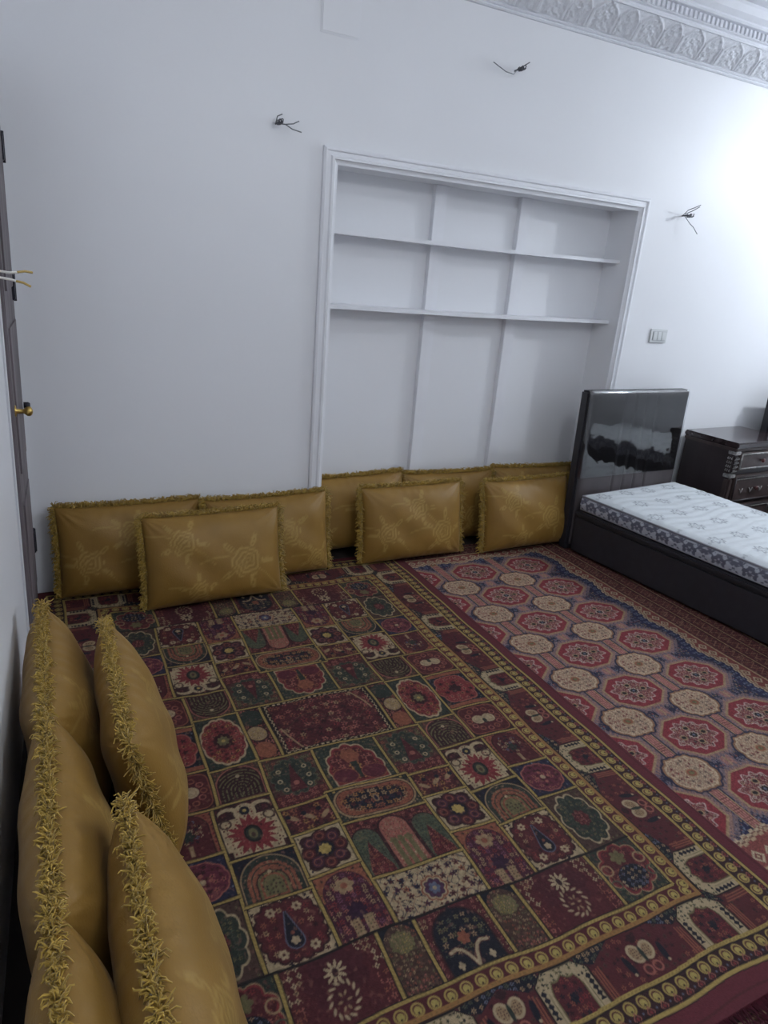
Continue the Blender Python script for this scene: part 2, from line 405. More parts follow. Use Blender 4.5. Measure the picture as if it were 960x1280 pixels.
class Cell:
    AA = .0022
    def __init__(s, P, idx, p, q):
        s.P, s.i, s.p, s.q = P, idx, p[idx], q[idx]
        s.c = P.C[idx]
    def done(s): s.P.C[s.i] = s.c
    def fill(s, col): s.c = np.tile(rl(col), (len(s.i), 1)); return s
    def on(s, d, col, m=None):
        cov = np.clip(.5 - d / s.AA, 0, 1)
        if m is not None: cov = cov * m
        s.c = s.c * (1 - cov[:, None]) + rl(col) * cov[:, None]; return s
    def line(s, d, w, col, m=None): return s.on(np.abs(d) - w / 2, col, m)
    def circ(s, x, y, r): return np.hypot(s.p - x, s.q - y) - r
    def ell(s, x, y, a, b, rot=0.0):
        c, n = math.cos(rot), math.sin(rot); u = (s.p - x) * c + (s.q - y) * n; w = -(s.p - x) * n + (s.q - y) * c
        return (np.hypot(u / a, w / b) - 1) * min(a, b)
    def rect(s, x, y, a, b): return np.maximum(np.abs(s.p - x) - a, np.abs(s.q - y) - b)
    def rrect(s, a, b, r):
        u = np.abs(s.p) - a + r; w = np.abs(s.q) - b + r
        return np.hypot(np.maximum(u, 0), np.maximum(w, 0)) + np.minimum(np.maximum(u, w), 0) - r
    def arch(s, x, y, w, base):          # round top towards -q
        return np.maximum(np.where(s.q < y, np.hypot(s.p - x, s.q - y), np.abs(s.p - x)) - w, s.q - base)
    def lobed(s, x, y, a, b, n, amp):
        th = np.arctan2((s.q - y) / b, (s.p - x) / a); r = np.hypot((s.p - x) / a, (s.q - y) / b)
        return (r - 1 + amp * (1 - np.abs(np.cos(n * th / 2)))) * min(a, b)
    def slobed(s, x, y, a, b, n, amp, k=3.2):
        th = np.arctan2((s.q - y) / b, (s.p - x) / a); r = (np.abs((s.p - x) / a) ** k + np.abs((s.q - y) / b) ** k) ** (1 / k)
        return (r - 1 + amp * (1 - np.abs(np.cos(n * th / 2)))) * min(a, b)
    def flowers(s, sp, size, cols, seed=0, m=None, petals=5, keep=1.0):
        ix, iy = np.floor(s.p / sp), np.floor(s.q / sp)
        jx, jy = (ix + .5 + .4 * (H(ix, iy, seed) - .5)) * sp, (iy + .5 + .4 * (H(ix, iy, seed + 1) - .5)) * sp
        dx, dy = s.p - jx, s.q - jy; r = np.hypot(dx, dy); th = np.arctan2(dy, dx)
        d = r - size * (.72 + .28 * np.cos(petals * th)); k = H(ix, iy, seed + 2); on = (H(ix, iy, seed + 3) < keep) * 1.0
        if m is not None: on = on * m
        for j, c in enumerate(cols):
            s.on(d, c, on * ((k >= j / len(cols)) & (k < (j + 1) / len(cols))))
        s.on(r - size * .3, DBUR, on)
        return s
    def vine(s, f, amp, col, m=None, ph=0.0):
        w = np.sin(s.p * f + 1.7 * np.sin(s.q * f * .8 + ph)) * np.sin(s.q * f + 1.7 * np.sin(s.p * f * .7 + ph * 2))
        return s.on((np.abs(w - .15) - amp) / f, col, m)
def ins(d, e=0.0): return (d < e) * 1.0

def paint_garden(x, v):
    """tile garden carpet; x across (0..1.92), v away from the back wall (0.02..2.76)"""
    x = x.ravel(); v = v.ravel(); P = Paint(len(x))
    xw = x + .0030 * np.sin(v * 7.3 + 1) + .0022 * np.sin(v * 17 + x * 6); vw = v + .0035 * np.sin(x * 9.1) + .0028 * np.sin(x * 21 + v * 5)
    X = np.abs(xw - .953); Y0 = vw - 1.39; Y = np.abs(Y0)
    def cell(x0, x1, y0, y1):
        m = (X >= x0) & (X < x1) & (Y >= y0) & (Y < y1)
        return P.cell(m, X - (x0 + x1) / 2, Y - (y0 + y1) / 2), (x1 - x0) / 2, (y1 - y0) / 2
    # 1 central panel, branching tree
    m = (X < .218) & (Y < .15); c = P.cell(m, xw - .953, Y0); c.fill(BUR)
    c.flowers(.034, .013, [ROSE, RUST, RED, DBUR], 3, keep=.85).vine(120, .12, DBUR).flowers(.05, .012, [ROSE, TAN], 9, keep=.5)
    for k in range(2):
        sg = 1 if k == 0 else -1
        c.line(c.p - sg * (-.135 + .05 * np.sin((c.q * sg - .14) * 9)), .007, TAN, ins(np.abs(c.q - .07 * sg) - .065))
        c.line(c.q - sg * (-.012 + .035 * np.sin(c.p * 24 * sg)), .0045, BROWN, ins(np.abs(c.p + .05 * sg) - .12))
    d = c.rect(0, 0, .206, .146); c.on(-(d + .014), BLACK)
    ck = (((np.floor(c.p / .0105) + np.floor(c.q / .0105)) % 2) == 0) * 1.0
    c.on(np.abs(d + .0075) - .0042, CREAM, ck); c.on(-(d), BLACK); c.done()
    # 2 column of discs beside it
    m = (X >= .218) & (X < .305) & (Y < .15); c = P.cell(m, X - .26, Y0); c.fill(DBUR).flowers(.024, .011, [RUST, ROSE, RED], 5)
    c.on(c.ell(0.005, -.088, .045, .048), DGREEN).on(c.ell(.008, .005, .036, .042), TAN).line(c.ell(.008, .005, .036, .042), .005, DBUR)
    c.flowers(.012, .004, [CREAM, GOLD], 8, ins(c.ell(.008, .005, .03, .036))).on(c.ell(0.006, .098, .036, .042), RUST).done()
    # 3 scalloped niche tree
    c, a, b = cell(0, .118, .15, .365); c.p = X[c.i]; c.fill(DGREEN).flowers(.016, .006, [GREEN, OLIVE], 2)
    d = np.maximum(c.lobed(0, .03, .098, .125, 12, .10), c.q - .09); d = np.minimum(d, np.maximum(np.abs(c.p) - .092, np.abs(c.q - .055) - .045))
    c.on(d, RED).line(d, .005, CREAM).on(d + .012, BUR)
    c.flowers(.03, .013, [ROSE, RUST, ORNG], 6, ins(d, -.015)).on(c.lobed(0, -.03, .035, .04, 6, .3), RUST).on(c.ell(.05, .06, .042, .035), (96, 24, 42)).line(c.ell(.05, .06, .042, .035), .003, RUST)
    c.on(np.abs(c.p) - .01 + .1 * (c.q - .03), DGREEN, ins(np.abs(c.q - .04) - .04)).done()
    # 4 round cypress
    c, a, b = cell(.118, .305, .15, .38); c.fill(BROWN).flowers(.02, .009, [RUST, BUR, OLIVE], 4)
    c.on(np.maximum(np.abs(c.p) - .09, -(c.q - .06)), BUR).flowers(.02, .008, [ROSE, RUST], 14, ins(-(c.q - .06)))
    d = c.lobed(0, -.012, .078, .086, 14, .14); c.on(d, DGREEN).line(d, .004, GREEN).flowers(.017, .006, [GREEN, DGREEN, OLIVE], 5, ins(d, -.008))
    t = np.abs(c.p) - .026 * np.clip((c.q + .075) / .12, 0, 1); c.on(np.maximum(t, c.q - .055), BUR, ins(-(c.q + .075))).on(c.circ(0, .02, .01), ROSE)
    for px_, py_ in ((-.045, -.045), (.045, -.045), (-.05, .0), (.05, .0), (-.04, .04), (.04, .04)): c.line(c.circ(px_, py_, .007), .004, CREAM)
    c.done()
    # 5 birds
    c, a, b = cell(.145, .305, .38, .49); c.fill(BUR).flowers(.026, .012, [RUST, ROSE, DBUR, ORNG], 7).vine(150, .1, DBUR)
    for px_ in (-.05, .0, .05): c.on(c.ell(px_, .01 * math.sin(px_ * 90), .02, .008, .7 if px_ < 0 else -.7), TAN).on(c.circ(px_ + .012, -.018, .009), DNAVY)
    c.done()
    # 6 square rosette
    c, a, b = cell(.145, .305, .49, .65); c.fill(CREAM).flowers(.014, .004, [BUR, NAVY], 1, keep=.5)
    d = c.slobed(0, 0, .073, .073, 8, .16); c.on(d, DBUR)
    for k in range(8): c.on(c.circ(.05 * math.cos(k * .785), .05 * math.sin(k * .785), .0185), [BUR, (74, 30, 54)][k % 2]).line(c.circ(.05 * math.cos(k * .785), .05 * math.sin(k * .785), .0115), .0025, RUST).on(c.circ(.05 * math.cos(k * .785), .05 * math.sin(k * .785), .005), DBUR)
    c.on(c.circ(0, 0, .028), DNAVY).on(c.lobed(0, 0, .02, .02, 8, .2), GOLD).done()
    # 7 garden gate arch
    c, a, b = cell(.145, .305, .65, .868); c.fill(RUST).flowers(.02, .006, [ORNG, BROWN], 3)
    d = np.minimum(c.ell(0, -.03, .066, .066), np.maximum(np.abs(c.p) - .072, -(c.q + .02))); c.on(d, (74, 22, 44)); c.flowers(.019, .0088, [ROSE, TAN, RED, (120, 60, 90)], 12, ins(d, -.004), 6)
    c.on(c.lobed(0, -.05, .03, .026, 6, .3), TAN).on(c.circ(0, -.05, .01), RUST).on(c.lobed(0, .035, .03, .03, 8, .3), (52, 18, 48))
    for px_ in (-.018, .018): c.on(c.rect(px_, .085, .012, .03), TAN).flowers(.01, .003, [OLIVE, BUR], 2, ins(c.rect(px_, .085, .012, .03)))
    c.done()
    # 8 long cartouche
    c, a, b = cell(0, .145, .365, .51); c.p = X[c.i]; c.fill(DGREEN).flowers(.012, .004, [TAN, BLACK], 2)
    d = c.rrect(.138, .064, .06); c.on(d, TAN).on(d + .008, RUST).line(d + .008, .003, DBUR)
    c.on(c.ell(0, 0, .112, .046), DNAVY).flowers(.022, .0105, [RUST, ORNG, BUR, TAN, NAVY], 4, ins(c.ell(0, 0, .118, .05)))
    c.flowers(.013, .005, [BUR, RUST], 9, ins(d, -.014) * (1 - ins(c.ell(0, 0, .1, .042)))).on(c.ell(0, 0, .010, .016), TAN).on(c.ell(0, 0, .006, .011), NAVY).done()
    # 9 triple arches
    c, a, b = cell(0, .145, .51, .72); c.p = X[c.i]; c.fill(BUR).flowers(.016, .007, [ROSE, RUST, DBUR], 2)
    d = c.arch(.098, -.025, .044, .105); c.on(d, GREEN).line(d, .005, DBUR).flowers(.009, .003, [DGREEN, OLIVE], 3, ins(d, -.004))
    dt = np.abs(c.p - .098) - .034 * np.clip((c.q + .02) / .10, 0, 1) ; c.on(np.maximum(dt, -(c.q + .02)), BUR, ins(d, -.004)).flowers(.014, .0065, [RED, RUST, ROSE], 8, ins(np.maximum(dt, -(c.q + .02))))
    d = c.arch(0, -.045, .048, .105); c.on(d, ROSE).line(d, .006, DBUR).flowers(.008, .003, [RUST, CREAM, TAN], 4, ins(d, -.006))
    for k, px_ in enumerate((-.024, 0, .024)): c.on(np.maximum(np.abs(c.p - px_) - .008, -(c.q - .0 + .01 * (px_ == 0))), OLIVE, ins(d, -.004)).on(c.lobed(px_, .0, .013, .013, 5, .3), OLIVE)
    c.done()
    # 10 white scrolling floral
    c, a, b = cell(0, .145, .72, .868); c.p = xw[c.i] - .953; c.fill(CREAM).vine(95, .10, NAVY, ph=1.0).vine(95, .05, RUST, ph=2.6).flowers(.03, .011, [BUR, NAVY, RUST, (74, 30, 60)], 3, keep=.8).flowers(.019, .0055, [NAVY, BUR], 6, keep=.7)
    d = c.lobed(0, .012, .042, .045, 8, .14); c.on(d, CREAM).line(d + .004, .005, RUST).on(d + .011, (78, 40, 70)).on(c.lobed(0, .012, .018, .02, 6, .3), SLATE).on(c.circ(0, .012, .006), CREAM).done()
    # 11 oval medallion
    c, a, b = cell(.305, .47, 0, .14); c.q = Y0[c.i]; c.fill(DGREEN).flowers(.018, .005, [GREEN, BLACK], 3)
    d = c.lobed(0, 0, .079, .132, 14, .06); c.on(d, CREAM).on(d + .006, RED).flowers(.021, .0105, [ROSE, RUST, BUR, ORNG], 5, ins(d, -.008)).vine(140, .09, DBUR, ins(d, -.012))
    c.on(c.lobed(0, 0, .034, .044, 8, .16), DBUR).on(c.lobed(0, 0, .022, .026, 8, .3), OLIVE).on(c.circ(0, 0, .007), GOLD).done()
    # 12 fan arch
    c, a, b = cell(.305, .47, .14, .30); c.fill(BROWN).flowers(.016, .005, [OLIVE, RUST], 3)
    d = c.arch(0, 0, .074, .075); c.on(d, DBUR).line(d, .005, ROSE)
    r = np.hypot(c.p, np.minimum(c.q - .03, 0) * 1.0 + np.maximum(c.q - .03, 0) * .2)
    c.on(np.abs((r / .013) % 1 - .5) * .013 - .0022, OLIVE, ins(d, -.008) * (H(np.floor(r / .013), np.floor(np.arctan2(c.q - .05, c.p) * 14)) < .75)).on(c.circ(0, -.03, .007), CREAM).done()
    # 13 sunburst
    c, a, b = cell(.305, .493, .30, .52); c.fill(DBUR).flowers(.026, .011, [BROWN, BUR], 5)
    d = np.maximum(c.rrect(.080, .108, .03), -(c.q + .045)); 
    d = np.minimum(np.maximum(np.abs(c.p) - .085 + .012 * ins(-(c.q - .078)), np.abs(c.q - .028) - .072), c.ell(0, -.06, .034, .036)); c.on(d, CREAM).flowers(.012, .004, [RED, BUR], 3, ins(d, -.004), keep=.6)
    for sg in (-1, 1):
        h = c.ell(sg * .052, -.075, .03, .02); c.on(np.maximum(h, -c.ell(sg * .056, -.063, .026, .018)), CREAM)
        c.line(c.circ(sg * .066, -.03, .016), .006, BROWN)
    th = np.arctan2(c.q - .03, c.p); r = np.hypot(c.p, (c.q - .03) * .95)
    c.on(r - .073 + .026 * np.abs(((th * 17 / 6.283) % 1) - .5) * 2 + .006 * np.sin(th * 5), RED).flowers(.013, .0045, [BUR, ROSE], 6, ins(r - .05), keep=.5).on(c.ell(0, .03, .026, .034), DGREEN).line(c.ell(0, .03, .022, .03), .004, BLACK).on(c.ell(0, .03, .013, .02), OLIVE).on(c.ell(0, .034, .006, .009), BROWN).on(c.ell(0, -.066, .016, .018), DNAVY).on(c.circ(0, -.066, .006), GOLD).done()
    # 14 rainbow arch
    c, a, b = cell(.305, .493, .52, .675); c.fill(DNAVY).flowers(.016, .004, [DBUR, NAVY], 3)
    d = c.arch(0, .015, .084, .08); c.on(d, DGREEN).line(d, .004, TAN)
    d2 = c.arch(0, .02, .068, .08); c.on(d2, RUST).line(d2 + .012, .004, DGREEN); d3 = c.arch(0, .028, .044, .08); c.on(d3, OLIVE).line(d3, .004, DBUR).line(d3 + .012, .007, RUST)
    c.flowers(.0125, .0042, [DGREEN, TAN, BROWN], 6, ins(d, -.008), keep=.75).on(c.circ(0, -.012, .0055), CREAM).done()
    # 15 drop (cypress) in scalloped red
    c, a, b = cell(.305, .493, .675, .868); c.fill(CREAM).flowers(.019, .0075, [BUR, DNAVY], 3, keep=.8)
    d = c.slobed(0, 0, .0885, .091, 18, .085); c.on(d, BUR).line(d + .003, .005, DBUR)
    c.flowers(.023, .0088, [TAN, RUST, DBUR, RED], 4, ins(d, -.012), 6, keep=.7)
    t = .021 * np.clip((c.q + .055) / .08, 0, 1); dd = np.where(c.q < .032, np.abs(c.p) - t, np.hypot(c.p, c.q - .032) - .021); dd = np.where(c.q < -.055, .02, dd)
    c.on(dd - .009, BUR).on(dd - .003, SLATE).on(dd, DNAVY).on(c.lobed(0, .032, .012, .012, 5, .3), CREAM).on(c.circ(0, .01, .005), RUST)
    for px_, py_ in ((-.035, -.06), (.035, -.06), (-.04, .06), (.04, .06)): c.on(c.lobed(px_, py_, .014, .014, 6, .35), CREAM).on(c.circ(px_, py_, .004), BUR)
    c.done()
    # right columns: 16 cartouche, 17 twin discs, 18 bouquet arch, 19 blue oval, 20 green shaped medallion
    c, a, b = cell(.47, .655, 0, .12); c.q = Y0[c.i]; c.fill(DNAVY).flowers(.014, .004, [SLATE, GREEN], 3, keep=.6)
    d = np.maximum(c.lobed(0, 0, .086, .10, 8, .12), np.abs(c.q) - .085); c.on(d, RED).line(d, .005, ROSE).flowers(.028, .0125, [RUST, ROSE, DBUR], 5, ins(d, -.008)).on(c.lobed(0, 0, .03, .03, 6, .3), DBUR).on(np.abs(np.abs(c.q) - .103) - .010, RUST).done()
    c, a, b = cell(.47, .655, .12, .30); c.fill(DBUR)
    d = c.rrect(.082, .078, .03); c.on(d, BUR).line(d, .004, RUST)
    for sg in (-1, 1): c.on(c.ell(sg * .022, 0, .026, .024), CREAM).line(c.ell(sg * .022, 0, .016, .015), .003, TAN)
    for k in range(12): c.line(c.circ(.062 * math.cos(k * .524), .058 * math.sin(k * .524), .010), .004, ROSE if k % 2 else RUST)
    c.on(c.ell(0, .012, .008, .014), DGREEN).done()
    c, a, b = cell(.493, .655, .30, .475); c.p = c.p + 0; c.fill(RUST).flowers(.016, .006, [BUR, RED], 3)
    d = c.arch(0, -.02, .062, .085); c.on(d, BUR).line(d, .004, DBUR); g = c.lobed(0, -.015, .045, .05, 9, .2); c.flowers(.016, .0078, [CREAM, TAN, DNAVY, SLATE], 5, ins(g)).on(c.lobed(0, 0, .02, .022, 6, .4), DGREEN).on(np.maximum(np.abs(c.p) - .006, np.abs(c.q - .055) - .02), TAN).done()
    c, a, b = cell(.493, .655, .475, .635); c.fill(NAVY).flowers(.016, .004, [DNAVY, SLATE], 3, keep=.5)
    d = c.lobed(0, 0, .073, .066, 10, .06); c.on(d, (104, 30, 52)).line(d, .004, ROSE).flowers(.021, .009, [BUR, ROSE, DBUR], 4, ins(d, -.008)).on(c.circ(0, 0, .009), CREAM)
    for k in range(4): c.on(c.circ(.022 * math.cos(k * 1.571), .022 * math.sin(k * 1.571), .006), ROSE)
    c.done()
    c, a, b = cell(.493, .655, .635, .868); c.fill(BROWN).flowers(.014, .004, [DBUR, OLIVE], 3, keep=.6)
    d = c.lobed(0, 0, .070, .104, 10, .13); c.on(d, DGREEN).line(d, .005, CREAM).flowers(.015, .006, [GREEN, DGREEN, OLIVE], 5, ins(d, -.008)).on(c.lobed(0, 0, .028, .034, 8, .2), BUR).flowers(.012, .005, [RED, ROSE], 6, ins(c.ell(0, 0, .022, .028))).done()
    # bottom row: vase, olive arch, red plant, palmette corner
    c, a, b = cell(0, .102, .868, 1.055); c.p = xw[c.i] - .953; c.fill(BUR).flowers(.017, .006, [TAN, ROSE], 3, keep=.8)
    d = c.arch(0, -.005, .078, .094); d = np.minimum(d, np.abs(c.p) + np.abs(c.q + .07) - .02); c.on(d, DNAVY).line(d, .005, DBUR).flowers(.021, .0085, [OLIVE, TAN, GREEN], 4, ins(d, -.008) * ins(np.abs(c.q + .01) - .05), keep=.75)
    ap = np.abs(c.p); horn = np.full(len(ap), 9.0)
    for (xa_, ya_), (xb_, yb_) in (((0, .084), (.012, .050)), ((.012, .050), (.022, .034)), ((.022, .034), (.036, .026)), ((.036, .026), (.054, .030))):
        tt = np.clip(((ap - xa_) * (xb_ - xa_) + (c.q - ya_) * (yb_ - ya_)) / ((xb_ - xa_) ** 2 + (yb_ - ya_) ** 2), 0, 1)
        horn = np.minimum(horn, np.hypot(ap - xa_ - tt * (xb_ - xa_), c.q - ya_ - tt * (yb_ - ya_)))
    c.on(horn - .0065, BUR).on(horn - .0042, CREAM).on(c.lobed(0, .005, .018, .02, 6, .3), RUST)
    for px_ in (-.045, .045): c.on(c.lobed(px_, .07, .009, .012, 4, .4), CREAM)
    c.done()
    c, a, b = cell(.102, .21, .868, 1.055); c.fill(DNAVY)
    d = c.arch(0, -.045, .046, .094); c.on(d, BROWN).flowers(.0115, .0047, [OLIVE, TAN, RUST, BROWN], 4, ins(d)).on(c.lobed(0, -.042, .034, .032, 12, .12), OLIVE).flowers(.009, .0036, [TAN, GOLD], 7, ins(c.ell(0, -.042, .03, .028))).flowers(.012, .004, [ROSE, DNAVY], 9, ins(-(c.q - .05)), keep=.6).done()
    c, a, b = cell(.21, .474, .868, 1.055); c.fill(BUR).on(c.lobed(0, -.03, .085, .075, 7, .2), (80, 21, 32))
    corner = ins(-(np.abs(c.p) - .062 - .35 * (c.q + .094))) * ins(c.q); c.flowers(.019, .0078, [TAN, CREAM], 3, corner, 4, keep=.8)
    c.flowers(.021, .0085, [ROSE, RUST], 6, ins(-(np.abs(c.p) - .095)) * ins(-(c.q - .005)), 5)
    c.on(c.lobed(0, -.042, .030, .032, 10, .75), CREAM).on(c.ell(0, -.042, .008, .012), DBUR)
    for k in range(14):
        a_ = k / 14 * 6.283; c.on(c.ell(.034 * math.cos(a_), .026 + .042 * math.sin(a_), .0085, .0035, a_ + .8), CREAM)
    for k in range(6): c.on(c.ell(.012 * math.cos(k * 1.05), .03 + .02 * math.sin(k * 1.05), .006, .003, k * 1.05), TAN)
    c.done()
    c, a, b = cell(.474, .655, .868, 1.055); c.fill(DGREEN).flowers(.018, .006, [OLIVE, BROWN], 3)
    d = c.lobed(0, -.005, .086, .09, 9, .16); c.on(d, RED).line(d, .0035, TAN).on(d + .009, BUR).flowers(.02, .008, [RUST, ROSE, RED], 11, ins(d, -.012), keep=.7)
    c.on(c.lobed(0, -.045, .026, .026, 6, .35), OLIVE).on(c.ell(0, .025, .05, .04), DNAVY).flowers(.017, .006, [TAN, SLATE, CREAM], 4, ins(c.ell(0, .03, .05, .042)), 4)
    for sg in (-1, 1): c.line(c.circ(sg * .064, -.02, .017), .005, TAN).line(c.circ(sg * .07, .03, .015), .004, GREEN)
    c.done()
    # fine knotted variation of the pile colours
    def vn(a, b, k):
        i, j = np.floor(a), np.floor(b); u, w = a - i, b - j
        return (H(i, j, k) * (1 - u) + H(i + 1, j, k) * u) * (1 - w) + (H(i, j + 1, k) * (1 - u) + H(i + 1, j + 1, k) * u) * w
    n1 = vn(xw / .0065, vw / .0065, 3); n2 = vn(xw / .0036, vw / .0036, 5); n3 = vn(xw / .011, vw / .011, 9)
    lum = P.C @ np.array([.3, .59, .11]); dark = np.clip(1 - lum / .10, 0, 1)
    P.C *= (.60 + .42 * n1 + .30 * n2)[:, None]
    spk = dark * np.clip((n1 * n3 - .42) * 5, 0, 1) * .45
    P.C = P.C * (1 - spk[:, None]) + rl((158, 104, 74)) * spk[:, None]
    # gold partition lines
    c = P.cell((X < .665) & (Y < 1.066), X, Y)
    def gl(d, m, w=.0085):
        rope = (np.floor((c.p + c.q) / .006) % 2 == 0)
        c.line(d, w + .007, BLACK, m); c.line(d, w, GOLD, m); c.line(d, w * .8, DGOLD, m * (rope * .45))
    YY = c.q; XX = c.p
    def seg(val, lo, hi, other): return ((other >= lo) & (other <= hi)) * 1.0
    for xv, lo, hi in ((.218, 0, .15), (.305, 0, .868), (.118, .15, .38), (.145, .365, .868), (.47, 0, .30), (.493, .30, .868), (.102, .868, 1.055), (.21, .868, 1.055), (.474, .868, 1.055), (.655, 0, 1.055)):
        gl(XX - xv, seg(xv, lo, hi, YY))
    for yv, lo, hi in ((.15, 0, .305), (.38, .145, .305), (.365, 0, .145), (.49, .145, .305), (.51, 0, .145), (.65, .145, .305), (.72, 0, .145), (.14, .305, .47), (.30, .305, .493),
                       (.52, .305, .493), (.675, .305, .493), (.12, .47, .655), (.30, .493, .655), (.475, .493, .655), (.635, .493, .655), (1.055, 0, .655)):
        gl(YY - yv, seg(yv, lo, hi, XX), .0075)
    c.line(YY - .868, .008, BLACK, ins(XX - .655)); c.done()
    # border bands; e = distance outwards from the field edge, s = along
    ex, ey = X - .655, Y - 1.055; e = np.maximum(ex, ey); side = ex > ey; s = np.where(side, Y, X)
    def band(lo, hi): return P.cell((e >= lo) & (e < hi), s, e)
    def roundels(c, e0, r, pitch, dia):
        k = c.p / pitch; f = (k - np.floor(k) - .5) * pitch
        dd = np.hypot(f, c.q - e0)
        c.on(dd - r, GOLD).on(dd - r * .74, BUR).on(np.hypot(f, c.q - e0 - r * .1) - r * .58, (200, 176, 70)).on(np.abs(f) + np.abs(c.q - e0 - r * .45) - r * .22, DBUR)
        if dia:
            g = (k - np.floor(k)); g2 = (np.abs(f)) + np.abs(c.q - e0 - r * 1.55) * .8; c.line(g2 - r * .62, .0032, ROSE).on(g2 - r * .3, RED)
            h = ((k + .5) - np.floor(k + .5) - .5) * pitch; c.on(np.hypot(h, c.q - e0 - r * 1.3) - r * .16, SLATE)
    c = band(.005, .056); c.fill(BUR); roundels(c, .026, .0165, .0434, False); c.line(c.q - .0465, .012, ORNG).line(c.q - .0465, .004, DGOLD, (np.floor(c.p / .007) % 2 == 0) * .6).line(c.q - .0545, .004, BLACK).done()
    # guard border: cream prayer arches and twin-disc palmettes on dark red and navy
    c = band(.056, .182); c.fill(BUR)
    side_c = side[c.i]
    k = np.where(side_c, c.p / .522, (c.p - .167) / .485); f = (k - np.round(k)) * np.where(side_c, .522, .485)      # 0 at an arch
    pc = np.where(side_c, np.abs(k - np.floor(k) - .5) * .522, np.where(c.p < .167, np.abs(c.p), np.abs(c.p - .409)))
    sgn = np.where(side_c, (k - np.floor(k) - .5), np.where(c.p < .167, c.p, c.p - .409)); sgn = np.where(sgn < 0, -1., 1.)
    t = c.q - .119                                      # -.063 .. .063, opening outwards
    c.p, c.q = f, t
    c.flowers(.02, .007, [BROWN, DBUR, RUST], 2, keep=.7)
    sp_ = np.maximum(np.abs(np.abs(f) - .118) - .062, t + .026 + .5 * np.abs(np.abs(f) - .10)); c.on(sp_, DNAVY).flowers(.0165, .0068, [SLATE, TAN, GREEN], 5, ins(sp_, -.002), 6)
    w = np.clip(.046 + (t + .061) * 1.15, 0, .080)
    d = np.maximum(np.abs(f) - w, -(t + .061)); c.on(d, CREAM).line(d, .005, BLACK)
    c.flowers(.013, .0052, [GREEN, OLIVE, DGREEN], 4, ins(d, -.004) * ins(t - (-.02)), keep=.85)
    c.on(np.abs(np.abs(f) - .068) - .0052 - .003 * np.sin(t * 420), DNAVY, ins(np.abs(t - .016) - .034)).line(np.abs(f) - .0555, .002, OLIVE, ins(-(t + .01)))
    inn = np.maximum(np.abs(f) - .051, np.hypot(f * .85, np.minimum(t - .005, 0)) - .046 + .008 * np.abs(np.sin(f * 95))); c.on(inn, BUR).line(inn, .004, OLIVE).flowers(.018, .0075, [DBUR, RUST, DNAVY, RED], 8, ins(inn, -.005)).on(c.lobed(0, .02, .012, .016, 6, .4), DNAVY)
    for off in (.090, .098, .106): c.line(np.abs(f) - off, .004, RUST, ins(-(t + .012 + .5 * (off - .09))))
    c.p = pc * 1.0
    c.on(c.ell(.0185, -.006, .021, .026, .4), CREAM).on(c.ell(.019, -.006, .014, .019, .4), TAN).flowers(.007, .0022, [BUR], 3, ins(c.ell(.019, -.006, .013, .018, .4))).on(c.ell(0, .0, .006, .022), DGREEN)
    c.line(c.circ(.015, .038, .012), .005, ROSE).on(c.ell(.056, .015, .009, .028, .15), DNAVY).on(c.circ(.056, .038, .004), CREAM).on(c.lobed(0, -.044, .016, .012, 5, .3), DBUR).done()
    # outer roundel band, gold line, plain burgundy edge
    c = band(.182, .262); c.fill(DBUR); c.line(c.q - .187, .010, GOLD).line(c.q - .187, .004, DGOLD, (np.floor((c.p + c.q) / .006) % 2 == 0) * .6).line(c.q - .1945, .003, BLACK)
    roundels(c, .214, .0165, .042, True); c.line(c.q - .254, .0095, GOLD).line(c.q - .246, .003, BLACK).done()
    c = band(.262, 1); c.fill((104, 24, 40)).line(c.q - .30, .006, BUR).done()
    return P.C

